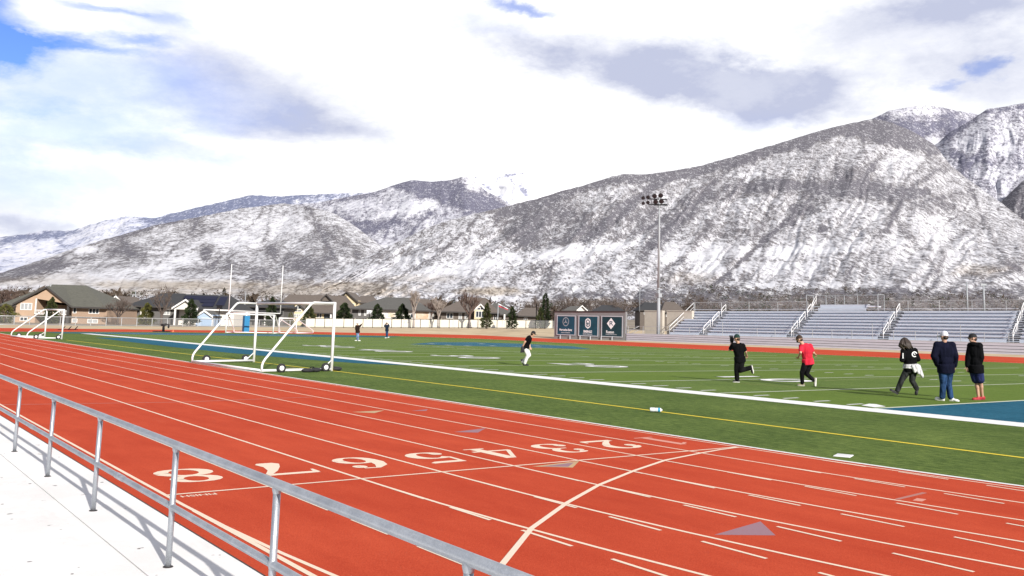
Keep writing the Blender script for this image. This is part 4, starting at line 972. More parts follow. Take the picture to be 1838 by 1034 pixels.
def bare_tree(label, px, yt, yb, w, d, m_, seed, spread=.55, trunk=.32, lev=5, name='leafless_tree', up=.25):
    R_ = random.Random(seed); s = d/FPX; H = (yb-yt)*s; wd = w*s
    o = thing(name, label, 'tree', P(px, yb, d), R_.uniform(0, 6), 'trees in the yards beyond the fence')
    T = MB(); Cn = MB(); r0 = H*.020+.05
    T.path([(0, 0, -.3), (0, 0, H*trunk*.6), (R_.uniform(-.1, .1), .05, H*trunk)], [r0*1.25, r0, r0*.85], 8)
    def grow(p, dr, L_, r, lv):
        q = p+dr*L_; k = MB.tube; (T if lv <= 1 else Cn).tube(p, q, r, r*.62, 4 if lv > 1 else 6, False)
        if lv >= lev: return
        for j in range(3 if lv < lev-1 else 4):
            ax = Vector((R_.uniform(-1, 1), R_.uniform(-1, 1), R_.uniform(-.4, .9))).normalized()
            nd = (dr*(1.0-spread*.5)+ax*spread+Vector((0, 0, up))).normalized()
            grow(p+dr*L_*R_.uniform(.55, 1.0), nd, L_*R_.uniform(.55, .82), max(r*.6, .012), lv+1)
    n = 6; base = Vector((0, 0, H*trunk*.85)); L0 = (H*(1-trunk))*.40
    for j in range(n):
        a = 6.283*j/n+R_.uniform(-.4, .4); k = spread*R_.uniform(.5, 1.2)*(wd/H)*1.5
        grow(base+Vector((0, 0, R_.uniform(-.1, .12)*H*trunk)), Vector((math.cos(a)*k, math.sin(a)*k, 1)).normalized(), L0*R_.uniform(.8, 1.15), r0*.55, 1)
    zm = max(v[2] for v in Cn.v); xm = sorted(math.hypot(v[0], v[1]) for v in Cn.v)[int(len(Cn.v)*.97)]
    kz = (H-H*trunk*.5)/(zm-H*trunk*.5); kx = (wd/2)/xm
    for B_ in (T, Cn): B_.v = [(x*kx if z > H*trunk*.7 else x, y*kx if z > H*trunk*.7 else y, z if z < H*trunk*.5 else H*trunk*.5+(z-H*trunk*.5)*kz) for x, y, z in B_.v]
    T.build('trunk', m_, o, True); Cn.build('crown', m_, o); return o
conifer('small bushy pine in front of the tan house porch', 90, 534, 584, 28, 134, M['pine_m'], 1, .8)
conifer('yellowish bush-like pine at the far edge of the tan house', 8, 546, 583, 34, 128, M['pine_y'], 2, 2.2, 700)
conifer('yellow-green pine left of the tall leafless tree', 262, 544, 584, 27, 143, M['pine_y'], 3, .7)
conifer('dark pine in front of the white gabled porch', 341, 537, 585, 28, 139, M['pine'], 4, .8)
conifer('narrow brown-green cypress behind the solar roof', 399, 517, 575, 13, 172, M['cypress'], 5, 2.2, 800, name='cypress')
conifer('pine seen between the goal posts beside the dark roof', 486, 533, 588, 24, 160, M['pine'], 6, .8)
conifer('green pine with pale lower branches right of the arched window', 553, 546, 590, 27, 158, M['pine_m'], 7, .75)
conifer('clipped yellowish shrub below the arched window', 521, 561, 586, 15, 172, M['pine_y'], 8, 2.2, 300, name='shrub')
conifer('wide dark round pine in front of the tall cream house', 617, 544, 589, 30, 160, M['pine'], 9, .6, 1300)
conifer('dark pine with ragged lower branches beside the white hoop', 676, 546, 590, 30, 162, M['pine'], 10, .75, 800)
conifer('broad dark pine in front of the white house wall', 721, 546, 590, 32, 163, M['pine'], 11, .75, 1200)
conifer('green pine right of the arched lattice window', 873, 544, 590, 20, 160, M['pine_m'], 12, .7, 900)
conifer('ragged dark pine below the flag', 919, 551, 591, 19, 161, M['pine'], 13, .7, 800)
conifer('tall narrow dark spruce left of the sponsor wall', 978, 527, 590, 17, 168, M['pine'], 14, .45, 1400, name='spruce_tree')
conifer('short mid green pine against the tall spruce', 969, 552, 590, 16, 166, M['pine_m'], 15, .8, 600)
conifer('dark shrub beside the goalpost pad', 432, 562, 586, 30, 160, M['pine_m'], 16, 2.2, 500, name='shrub')
bare_tree('spreading leafless tree in front of the small white-trimmed gable', 211, 533, 584, 58, 136, M['bark'], 21, .65, .30)
bare_tree('tall dense leafless tree before the solar roof', 289, 509, 584, 46, 140, M['bark'], 22, .5, .30)
bare_tree('reddish leafless tree left of the tan house', 6, 508, 580, 44, 150, M['twig_red'], 23, .5, .3)
bare_tree('reddish leafless tree between the tan house and the small gable', 178, 524, 575, 50, 190, M['twig_red'], 24, .55, .3)
bare_tree('pale slender leafless tree against the white house wall', 742, 521, 588, 30, 160, M['bark_pale'], 25, .4, .4)
bare_tree('pale forked leafless tree between two house roofs', 786, 531, 588, 34, 161, M['bark_pale'], 26, .45, .35)
bare_tree('reddish leafless tree in front of the broad brown roof', 842, 517, 588, 50, 163, M['twig_red'], 27, .45, .35)
bare_tree('small reddish leafless tree beside the white house corner', 772, 536, 588, 26, 180, M['twig_red'], 28, .5, .35)
bare_tree('grey leafless tree above the low brown house', 955, 528, 590, 44, 205, M['bark'], 29, .5, .3)
for i, (x, yt, w, d, lab) in enumerate(((1018, 527, 50, 260, 'leafless tree above the first sponsor banner'), (1072, 530, 60, 270, 'leafless tree above the second sponsor banner'), (1112, 532, 46, 255, 'leafless tree above the third sponsor banner'), (1250, 528, 50, 190, 'leafless tree behind the left end of the bleachers'))):
    bare_tree(lab, x, yt, 590, w, d, M['bark'], 40+i, .55, .25)

# scrub, bare woods and small evergreens of the far valley: one mass
R_ = random.Random(5); b = MB(); b2 = MB()
def clump(B_, x, y, d, w, h, n):
    s = d/FPX; c0 = P(x, y, d)
    for _ in range(n):
        a = R_.uniform(0, 6.283); t = R_.random(); rr = w*s*math.sqrt(R_.random())*math.sqrt(max(.05, 1-t*t))
        p = c0+Vector((rr*math.cos(a), rr*math.sin(a), h*s*t)); L_ = R_.uniform(.25, .8)*h*s*.45
        u_ = Vector((R_.uniform(-1, 1), R_.uniform(-1, 1), R_.uniform(-.2, 1))).normalized()*L_; v_ = u_.cross(Vector((R_.uniform(-1, 1), R_.uniform(-1, 1), R_.uniform(-1, 1)))).normalized()*L_*.35
        B_.tri(p-v_, p+v_, p+u_)
for i in range(900):
    x = R_.uniform(1180, 1960); d = R_.uniform(220, 900); h = horizon(x)
    up = np.interp(d, [220, 900], [6, 42]); y = h-up+R_.uniform(-3, 3)
    clump(b, x, y, d, R_.uniform(5, 13), R_.uniform(6, 13), 26)
for i in range(420):
    x = R_.uniform(1000, 1300); d = R_.uniform(260, 700); y = horizon(x)-np.interp(d, [260, 700], [16, 44])+R_.uniform(-3, 3)
    clump(b, x, y, d, R_.uniform(5, 12), R_.uniform(5, 11), 26)
for i in range(1300):
    x = R_.uniform(-120, 1010); d = R_.uniform(225, 650); y = horizon(x)-np.interp(d, [225, 650], [8, 36])+R_.uniform(-3, 3)
    clump(b if R_.random() < .93 else b2, x, y, d, R_.uniform(4, 10), R_.uniform(5, 12), 22)
for i in range(150):
    x = R_.uniform(-120, 1010); d = R_.uniform(212, 240); y = horizon(x)+R_.uniform(0, 4)
    clump(b, x, y, d, R_.uniform(4, 9), R_.uniform(26, 42), 60)
for i in range(190):
    x = R_.uniform(1190, 1960); d = R_.uniform(230, 900); y = horizon(x)-np.interp(d, [230, 900], [8, 44])+R_.uniform(-3, 3)
    clump(b2, x, y, d, R_.uniform(2.5, 6), R_.uniform(5, 12), 40)
for i in range(60):
    x = R_.uniform(150, 1100); d = R_.uniform(300, 650); y = horizon(x)-np.interp(d, [230, 650], [12, 36])
    clump(b2, x, y, d, R_.uniform(2, 4), R_.uniform(4, 8), 30)
YC = lambda x: float(np.interp(x, [c[0] for c in L1], [c[1] for c in L1]))
for i in range(2700):                                      # brush and bare trees climbing the foot of the slope
    x = R_.uniform(1170, 1960); h = horizon(x)-9; y = h-R_.uniform(0, 1)**1.3*(66+14*vnoise(np.array([x/40.]), np.array([2.]), 4)[0]); dcx = float(np.interp(x, [1303, 1567, 1681, 1838, 1920], [2300, 2600, 2500, 1900, 1700]))
    d = 650+(dcx-650)*max(0, (h-y)/(h-YC(x)))**1.1-12
    big = R_.random() < .22; clump(b2 if R_.random() < .20 else b, x, y+2, d, R_.uniform(4, 10), R_.uniform(3.5, 7)*(1.6 if big else 1), 22)
for nm, B_, m_, lab in (('scrub', b, M['scrub'], 'leafless brown brush filling the valley below the mountains'), ('evergreens', b2, M['pine'], 'scattered dark evergreens of the far town')):
    q = B_.build(nm, m_); q['kind'] = 'stuff'; q['label'] = lab; q['category'] = 'brush' if nm == 'scrub' else 'evergreens'
# ------------------------------------------------------------------ sponsor wall, block wall, floodlight pole
def plan_line(a, b):
    def at(px):
        r = ray(px, 600); d = Vector((r.x, r.y)); e = Vector((b.x-a.x, b.y-a.y)); c = Vector((a.x-CAM.x, a.y-CAM.y))
        det = d.x*(-e.y)+d.y*e.x; t = (d.x*c.y-d.y*c.x)/det
        return Vector((a.x+e.x*t, a.y+e.y*t, 0)), t
    return at
def z_at(p, px, py):                                       # height of the point above plan position p seen at pixel row py
    r = ray(px, py); k = (Vector((p.x-CAM.x, p.y-CAM.y)).dot(Vector((r.x, r.y))))/(r.x*r.x+r.y*r.y); return CAM.z+r.z*k
Zv = Vector((0, 0, 1))
fa, fb = G(1124, 613.2), G(1838, 640.6); fat = plan_line(fa, fb)
wa, wb = fat(994.5)[0], fat(1122.5)[0]; wat = plan_line(wa, wb)
wdir = (wb-wa).normalized(); wn = Vector((-wdir.y, wdir.x, 0)); 
if wn.dot(CAM-wa) < 0: wn = -wn
o = thing('sponsor_wall', 'grey wall carrying three teal sponsor banners beside the bleachers', 'wall', wa)
Hl, Hr = z_at(wa, 994.5, 558.2), z_at(wb, 1122.5, 558.2)
def slab_on(a, b, z0a, z0b, z1a, z1b, off, th):
    q = [a+wn*off, b+wn*off, b+wn*(off-th), a+wn*(off-th)]
    return [q[0]+Zv*z0a, q[1]+Zv*z0b, q[2]+Zv*z0b, q[3]+Zv*z0a], [q[0]+Zv*z1a, q[1]+Zv*z1b, q[2]+Zv*z1b, q[3]+Zv*z1a]
b = MB(); b.hexa(*slab_on(Vector(), wb-wa, -.3, -.3, Hl-.12, Hr-.12, 0, .4)); b.build('wall_face', M['grey_wall'], o)
b = MB(); b.hexa(*slab_on(Vector(), wb-wa, Hl-.12, Hr-.12, Hl, Hr, .10, .6)); b.build('coping', M['dark_trim'], o)
for px in (1007, 1024.5, 1042.5, 1061, 1080.5, 1100):
    p, t = wat(px); b = MB(); b.tube(p-wa+wn*.18-Zv*.2, p-wa+wn*.18+Zv*z_at(p, px, 601.5+3.2*t), .05, n=8); b.build('support_post', M['banner_edge'], o)
def banner(label, x0, x1, y0, y1l, y1r, m_, emblem):
    pa, ta = wat(x0); pb, tb = wat(x1); W_ = (pb-pa).length; zt = (z_at(pa, x0, y0)+z_at(pb, x1, y0))/2; zb = (z_at(pa, x0, y1l)+z_at(pb, x1, y1r))/2; H_ = zt-zb
    c = pa+wn*.06+Zv*zb; o = thing('banner', label, 'banner', c, 0, 'banners on the sponsor wall')
    T = frame((0, 0, 0), wdir, Zv)                        # local x along the wall, y up, z towards the viewer
    if T.col[2].to_3d().dot(wn) < 0: T = frame((W_*wdir.x, W_*wdir.y, 0), -wdir, Zv)
    def bx(b, x0, x1, y0, y1, z0, z1):
        vs = [T@Vector((x, y, z)) for z in (z0, z1) for y in (y0, y1) for x in (x0, x1)]
        b.add(vs, ((0, 2, 3, 1), (4, 5, 7, 6), (0, 1, 5, 4), (1, 3, 7, 5), (3, 2, 6, 7), (2, 0, 4, 6))); return b
    bx(MB(), 0, W_, 0, H_, -.04, .03).build('panel', m_, o)
    b = MB(); e = .13
    bx(b, 0, W_, 0, e*.8, .031, .05); bx(b, 0, W_, H_-e*.8, H_, .031, .05); bx(b, 0, e, e*.8, H_-e*.8, .031, .05); bx(b, W_-e, W_, e*.8, H_-e*.8, .031, .05); b.build('edging', M['banner_edge'], o)
    emblem(o, T, W_, H_)
def poly(o, T, name, polys, m_, z=.045):
    b = MB()
    for i, p in enumerate(polys): b.add([T@Vector((x, y, z+.0012*i)) for x, y in p], (tuple(range(len(p))),))
    return b.build(name, m_, o)
def dashes(o, T, W_, y, x0, x1, h, n, m_):
    R_ = random.Random(n); P_ = []; x = x0
    for k in range(n):
        w = (x1-x0)/n*R_.uniform(.55, .9); P_.append([(x, y), (x+w, y), (x+w, y+h), (x, y+h)]); x += (x1-x0)/n
    poly(o, T, 'small_print', P_, m_)
def ringpoly(cx, cy, rx, ry, w, n=28, sx=1):
    out = []
    for k in range(n):
        a, c = 2*math.pi*k/n, 2*math.pi*(k+1)/n
        out.append([(cx+rx*math.cos(a), cy+ry*math.sin(a)), (cx+rx*math.cos(c), cy+ry*math.sin(c)), (cx+(rx-w*sx)*math.cos(c), cy+(ry-w)*math.sin(c)), (cx+(rx-w*sx)*math.cos(a), cy+(ry-w)*math.sin(a))])
    return out
def em_star(o, T, W_, H_):
    cx, cy, rx, ry = W_*.49, H_*.68, W_*.165, H_*.225; P_ = ringpoly(cx, cy, rx, ry, H_*.035, sx=rx/ry)
    for a in (90, 210, 330):
        t = math.radians(a); l, r = math.radians(a+60), math.radians(a-60); k = .13
        P_.append([(cx, cy), (cx+rx*k*math.cos(r), cy+ry*k*math.sin(r)), (cx+rx*.93*math.cos(t), cy+ry*.93*math.sin(t)), (cx+rx*k*math.cos(l), cy+ry*k*math.sin(l))])
    poly(o, T, 'emblem', P_, M['banner_grey'])
    text_mesh('lettering', 'Mercedes-Benz', H_*.155, M['banner_text'], T@Matrix.Translation((W_*.49, H_*.27, .05)), o, bold=.012, sx=W_*.74/(H_*.155*6.9))
    dashes(o, T, W_, H_*.10, W_*.25, W_*.73, H_*.055, 12, M['banner_grey'])
def em_gem(o, T, W_, H_):
    cx, cy, a, h = W_*.48, H_*.625, W_*.135, H_*.265
    q = lambda x, y: (cx+a*x, cy+h*y)
    P_ = [[q(0, 1), q(-1, .62), q(-.78, .42), q(-.06, .74)], [q(0, 1), q(.06, .74), q(.78, .42), q(1, .62)], [q(-1, .52), q(-.72, .36), q(-.72, -.42), q(-1, -.52)], [q(1, .52), q(1, -.52), q(.72, -.42), q(.72, .36)],
          [q(-1, -.6), q(-.68, -.5), q(0, -.74), q(0, -1)], [q(1, -.6), q(0, -1), q(0, -.74), q(.68, -.5)], [q(-.42, .38), q(0, .58), q(.42, .38), q(.42, .02), q(0, .2), q(-.42, .02)], [q(-.42, -.08), q(-.22, .0), q(-.22, -.5), q(-.42, -.42)], [q(.42, -.08), q(.42, -.42), q(-.08, -.58), q(-.08, -.4), q(.22, -.3), q(.22, .0)]]
    poly(o, T, 'emblem', P_, M['banner_text'])
    text_mesh('lettering', 'EMERALD', H_*.15, M['banner_text'], T@Matrix.Translation((W_*.48, H_*.225, .05)), o, bold=.018, sx=W_*.49/(H_*.15*4.9))
    dashes(o, T, W_, H_*.075, W_*.24, W_*.72, H_*.06, 10, M['banner_grey'])
def em_diamond(o, T, W_, H_):
    cx, cy, a, h = W_*.46, H_*.64, W_*.195, H_*.27
    poly(o, T, 'emblem', [[(cx, cy+h), (cx-a, cy), (cx, cy-h), (cx+a, cy)]], M['banner_text'])
    text_mesh('emblem_letter', 'R', H_*.30, M['banner'], T@Matrix.Translation((cx+.02, cy, .055))@Matrix.Shear('XZ', 4, (0, 0)), o, bold=.004, sx=1.25)
    b = MB(); b.add([T@Vector((cx+a*x, cy+h*y, .057)) for x, y in ((-.42, .30), (-.30, .38), (.40, .36), (.38, .29))], ((0, 1, 2, 3),)); b.build('emblem_flourish', M['banner'], o)
    text_mesh('lettering', 'Russon', H_*.185, M['banner_text'], T@Matrix.Translation((W_*.42, H_*.235, .05)), o, bold=.012, sx=W_*.42/(H_*.185*3.3))
    dashes(o, T, W_, H_*.105, W_*.22, W_*.74, H_*.035, 14, M['banner_grey'])
M['banner_b'] = mat('dark teal banner print', (.005, .055, .082), .45, var=.35, vscale=.8); M['banner_c'] = mat('deep green black banner', (.006, .038, .050), .45, var=.3, vscale=.8)
banner('teal banner with a silver three-pointed star in a ring', 999.5, 1033.5, 566.2, 601.2, 602.2, M['banner'], em_star)
banner('teal banner with a white faceted gem crest', 1038.5, 1074.5, 566.6, 603.2, 604.2, M['banner_b'], em_gem)
banner('dark banner with a white diamond emblem', 1079.5, 1118.5, 567.2, 604.6, 605.8, M['banner_c'], em_diamond)

fdir = (fb-fa).normalized(); fn = Vector((-fdir.y, fdir.x, 0))
if fn.dot(CAM-fa) > 0: fn = -fn
FL_ = (fb-fa).length
zw0 = z_at(fa, 1124, 598.6); zw1 = z_at(fb, 1838, 616.0)
zwalk = lambda t: zw0+(zw1-zw0)*t
W1, DW, NR = 1.5, .72, 9
def back(px, w, T_=None): p, t = fat(px); return p+fn*w, t
pA, tA = back(1192, W1+DW*NR); pB, tB = back(1800, W1+DW*NR)
zt0 = z_at(pA, 1235, 558.8); zt1 = z_at(pB, 1838, 558.4)
ztop = lambda t: zt0+(zt1-zt0)*(t-tA)/(tB-tA)
def BP_(t, w, z): return fa*1.0+fdir*(t*FL_)+fn*w+Zv*z - fa
zrow = lambda t, k: zwalk(t)+(ztop(t)-zwalk(t))*k/NR
o = BL = thing('bleachers', 'long lilac grey aluminium bleachers with white aisle handrails', 'bleachers', fa)
tq = lambda px: fat(px)[1]
def bslab(b, t0, t1, w0, w1, z0, z1):                      # z0, z1 are functions of t
    b.hexa([BP_(t0, w0, z0(t0)), BP_(t1, w0, z0(t1)), BP_(t1, w1, z0(t1)), BP_(t0, w1, z0(t0))], [BP_(t0, w0, z1(t0)), BP_(t1, w0, z1(t1)), BP_(t1, w1, z1(t1)), BP_(t0, w1, z1(t0))]); return b
TE = 1.45
for k in range(4):
    bslab(MB(), 0, TE, 0, .06, lambda t, k=k: .10+(zwalk(t)-.12)*k/4+.02, lambda t, k=k: .10+(zwalk(t)-.12)*(k+1)/4-.025).build('front_board', M['lilac'], o)
bslab(MB(), 0.001, TE, .065, .12, lambda t: -.2, lambda t: zwalk(t)-.03).build('understructure_shade', M['gap_shade'], o)  # dark sheet painted for the shade in the gaps and along the base
bslab(MB(), -.005, TE, .0, W1, lambda t: zwalk(t)-.018, lambda t: zwalk(t)+.03).build('walkway', M['alu'], o)
bslab(MB(), 0, .004, .07, W1, lambda t: -.2, lambda t: zwalk(t)-.02).build('end_wall', M['lilac'], o)
AI = [1252, 1411, 1577, 1812, 2080]; AW = 1.15/FL_/2
sec = [(tq(1192), tq(AI[0])-AW)]+[(tq(AI[i])+AW, tq(AI[i+1])-AW) for i in range(4)]
for k in range(NR):
    w0 = W1+DW*k
    for (t0, t1) in sec:
        b = bslab(MB(), t0, t1, w0, w0+.03, lambda t: zrow(t, k)-.0, lambda t: zrow(t, k+1)-.02); bslab(b, t0, t1, w0+.031, w0+DW-.005, lambda t: zrow(t, k+1)-.07, lambda t: zrow(t, k+1)-.025); b.build('footboard', M['alu'], o)
        hgt = lambda t: (ztop(t)-zwalk(t))/NR
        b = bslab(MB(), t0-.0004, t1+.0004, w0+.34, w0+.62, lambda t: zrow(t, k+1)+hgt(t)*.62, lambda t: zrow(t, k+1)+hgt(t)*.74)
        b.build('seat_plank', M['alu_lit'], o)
    for i, px in enumerate(AI[:4]):
        tc_ = tq(px); b = MB()
        for j in range(2): bslab(b, tc_-AW*.96, tc_+AW*.96, w0+DW*j/2, w0+DW*(j+1)/2-.06, lambda t: zrow(t, k+(j+1)/2)-.07, lambda t: zrow(t, k+(j+1)/2))
        b.build('aisle_step', M['alu'], o)
for i, px in enumerate(AI[:4]):
    tc_ = tq(px); b = bslab(MB(), tc_-AW*.99, tc_+AW*.99, W1+DW*NR-.3, W1+DW*NR-.2, lambda t: zwalk(t), lambda t: ztop(t)-.1); b.build('aisle_backing', M['gap_shade'], o)  # dark sheet stands in for the shade behind the open steps
    for (k0, k1) in ((.1, 2.6), (3.4, 5.9), (6.9, 8.6)):
        def hp(k, h_): return BP_(tc_, W1+DW*k, zrow(tc_, k)+h_)
        b = MB(); b.path([hp(k0, 0), hp(k0, .86), hp(k0+.12, 1.0), hp(k1-.1, 1.05), hp(k1, .95), hp(k1, 0)], .045, 8); b.tube(hp(k0, .55), hp(k1, .55), .035, n=8); b.build('aisle_handrail', M['white_metal'], o, True)
bslab(MB(), tq(1192), TE, W1+DW*NR-.02, W1+DW*NR+.05, lambda t: zrow(t, 0), lambda t: ztop(t)+.02).build('back_panel', M['alu'], o)
# front railing, end railing and back railing
rail = MB(); N = 30
for h_ in (.95, .5): rail.path([BP_(TE*i/N, .12, zwalk(TE*i/N)+h_) for i in range(N+1)], .022, 6)
fr = rail.build('front_railing', M['grey_metal'], o)
for i in range(30):
    t = TE*(i+.1)/30; tall = i % 4 in (2,)
    b = MB(); b.tube(BP_(t, .12, zwalk(t)), BP_(t, .12, zwalk(t)+(1.7 if tall else .97)), .035, n=8); b.build('post', M['pole_metal'], fr)
rail = MB(); t0 = tq(1192); tp0, tp1 = tq(1411)-AW, tq(1411)+ (tq(1577)-tq(1411))*.62
for (a, c) in ((t0, tp0), (tp1+.03, TE)):
    rail.path([BP_(a+(c-a)*i/12, W1+DW*NR+.1, ztop(a+(c-a)*i/12)+1.18) for i in range(13)], .035, 6)
br = rail.build('back_railing', M['grey_metal'], o)
for (a, c) in ((t0, tp0), (tp1+.03, TE)):
    n = max(2, int((c-a)*FL_/3.2))
    for i in range(n+1):
        t = a+(c-a)*i/n; b = MB(); b.tube(BP_(t, W1+DW*NR+.1, ztop(t)-.2), BP_(t, W1+DW*NR+.1, ztop(t)+1.2), .035, n=8); b.build('post', M['grey_metal'], br)
    b = MB(); b.quad(BP_(a, W1+DW*NR+.1, ztop(a)), BP_(c, W1+DW*NR+.1, ztop(c)), BP_(c, W1+DW*NR+.1, ztop(c)+1.16), BP_(a, W1+DW*NR+.1, ztop(a)+1.16)); b.build('wire_mesh', M['wire'], br)
b = MB(); b.path([BP_(t0-.002, W1, zrow(t0, 0)+1.0), BP_(t0-.002, W1+DW*NR, ztop(t0)+1.15)], .045, 8); b.path([BP_(t0-.002, W1, zrow(t0, 0)+.5), BP_(t0-.002, W1+DW*NR, ztop(t0)+.6)], .03, 8); er = b.build('end_railing', M['white_metal'], o, True)
for k in (0, 3, 6, 9): b = MB(); b.tube(BP_(t0-.002, W1+DW*k, zrow(t0, k)-.6), BP_(t0-.002, W1+DW*k, zrow(t0, k)+1.05), .04, n=8); b.build('post', M['pole_metal'], er)
b = MB(); tr = (tq(1126), tq(1146)); b.path([BP_(-.03, .5, .75), BP_(tr[1]*.9, .5, zwalk(0)+.98)], .04, 8); b.path([BP_(-.03, .5, .3), BP_(tr[1]*.9, .5, zwalk(0)+.5)], .03, 8); b.build('ramp_railing', M['grey_metal'], o, True)
# raised platform at the middle of the back
pz = lambda t: ztop(t)+.02
for k in range(2):
    wq = W1+DW*(NR+k)+.12; hh = .40
    b = bslab(MB(), tp0+2.2*AW, tp1, wq, wq+.05, lambda t: pz(t)+hh*k, lambda t: pz(t)+hh*(k+1)); b.build('platform_riser', M['alu'], o)
    b = bslab(MB(), tp0+2.2*AW, tp1, wq+.052, wq+DW, lambda t: pz(t)+hh*(k+1)-.06, lambda t: pz(t)+hh*(k+1)); b.build('platform_tread', M['alu_lit'], o)
    b = bslab(MB(), tp0+.1*AW, tp0+2.1*AW, wq, wq+DW*.9, lambda t: pz(t)+hh*(k+.5)-.06, lambda t: pz(t)+hh*(k+.5)); b.build('platform_step', M['alu'], o)
b = MB(); bslab(b, tp1, tp1+.028, W1+DW*NR+.2, W1+DW*NR+1.6, lambda t: pz(t)+.45, lambda t: pz(t)+.62); b.build('platform_landing', M['alu_lit'], o)
wf_, wb_ = W1+DW*NR+.15, W1+DW*(NR+2)+1.0
RP = [(tp0-.004, wf_), (tp0-.004, wb_), (tp1+.03, wb_), (tp1+.03, wf_)]
b = MB(); b.path([BP_(t, w, ztop(t)+2.0) for t, w in RP], .035, 8); pr = b.build('platform_railing', M['pole_metal'], o)
for t, w in RP+[(tp0+(tp1-tp0)*q, wb_) for q in (.2, .36, .52, .75)]: b = MB(); b.tube(BP_(t, w, ztop(t)-.3), BP_(t, w, ztop(t)+2.0), .045, n=8); b.build('post', M['pole_metal'], pr)
b = MB(); b.quad(*[BP_(t, w, ztop(t)+z) for (t, w, z) in ((RP[1][0], wb_, .5), (RP[2][0], wb_, .5), (RP[2][0], wb_, 1.95), (RP[1][0], wb_, 1.95))]); b.build('wire_mesh', M['wire'], pr)
t = tp0+AW; b = MB(); hp = lambda k, h_: BP_(t, W1+DW*k, ztop(t)+(k-NR)*.5+h_); b.path([hp(9.2, 0), hp(9.2, .95), hp(10.9, 1.0), hp(10.9, 0)], .045, 8); b.tube(hp(9.2, .5), hp(10.9, .55), .035, n=8); b.build('aisle_handrail', M['white_metal'], o, True)

# tan block store behind the left end of the bleachers
for (x0, x1, w, lab) in ((1123.5, 1156, 4.6, 'tan block wall right of the sponsor banners'), (1160, 1206, 5.2, 'tan block wall behind the floodlight pole')):
    p, q = back(x0, w)[0], back(x1, w)[0]; zt_ = z_at(p, x0+28, 558.5); dv = (q-p)
    o = thing('block_wall', lab, 'wall', p); b = MB(); b.hexa([Vector((0, 0, -.3)), dv-Zv*.3, dv+fn*.6-Zv*.3, fn*.6-Zv*.3], [Zv*zt_, dv+Zv*zt_, dv+fn*.6+Zv*zt_, fn*.6+Zv*zt_]); b.build('wall_face', M['tan_block'], o)
    b = MB(); b.hexa([-fn*.06+Zv*zt_, dv-fn*.06+Zv*zt_, dv+fn*.66+Zv*zt_, fn*.66+Zv*zt_], [-fn*.06+Zv*(zt_+.12), dv-fn*.06+Zv*(zt_+.12), dv+fn*.66+Zv*(zt_+.12), fn*.66+Zv*(zt_+.12)]); b.build('coping', M['tan_block'], o)
# floodlight pole
p = back(1171, 2.4)[0]; d_ = depth(p); s = d_/FPX; X = gx
pb = P(1181.6, 604, d_); o = thing('floodlight_pole', 'very tall floodlight pole with two rows of lamps behind the front boards', 'floodlight', (pb.x, pb.y, 0))
Hp = z_at(Vector((pb.x, pb.y, 0)), 1175, 347)
b = MB(); b.tube((0, 0, 0), (0, 0, Hp*.35), .235, .20, 16); b.tube((0, 0, Hp*.35), (0, 0, Hp*.36), .22, .19, 16); b.tube((0, 0, Hp*.36), (0, 0, Hp), .185, .09, 16); b.build('pole', M['pole_metal'], o, True)
MB().box(-.3, .3, -.3, .3, Hp*.30, Hp*.30+.5).build('ballast_box', M['pole_metal'], o)
aim = (Vector((CAM.x, CAM.y, 0))-Vector((pb.x, pb.y, 0))).normalized()*.5+Vector((-.35, -.2, -.55)); aim.normalize()
Minv = Matrix.Translation((-pb.x, -pb.y, 0))
adir = (X*.95+Vector((FW.x, FW.y, 0))*.3).normalized()
for yy, heads in ((354.5, ((1154.5, 355, .22), (1163.3, 353.5, .23), (1175, 351.5, .29), (1186, 350.5, .30))), (364, ((1154.8, 364.6, .20), (1163, 363, .22), (1177, 361.5, .30), (1187.5, 361, .30)))):
    zc_ = z_at(Vector((pb.x, pb.y, 0)), 1175, yy+3)
    b = MB(); b.box(-21.5*s, 13.5*s, -.06, .06, zc_-.07, zc_+.07); q = b.build('cross_arm', M['dark_metal'], o); q.rotation_euler = (0, 0, -YAW)
    for (hx, hy, r) in heads:
        c = Minv@P(hx, hy, d_-.35); T = Matrix.Translation(c)@(-aim).to_track_quat('Z', 'Y').to_matrix().to_4x4()
        w = MB(); w.lathe([(.0, .34), (r*.45, .32), (r*.75, .18), (r, -.06), (r*1.06, -.12), (r*.98, -.12)], 18, T); w.tube(T@Vector((0, 0, .25)), Vector((c.x, c.y, zc_)), .035, n=6); f = w.build('floodlight', M['dark_metal'], o, True)
        w = MB(); w.lathe([(r*.98, -.115), (r*.5, -.135), (0, -.14)], 18, T); w.build('lens', M['lamp_glass'], f, True)
zc_ = z_at(Vector((pb.x, pb.y, 0)), 1175, 367.8); b = MB(); b.box(-9*s, 15*s, -.18, .18, zc_-.06, zc_+.06); q = b.build('service_arm', M['dark_metal'], o); q.rotation_euler = (0, 0, -YAW)
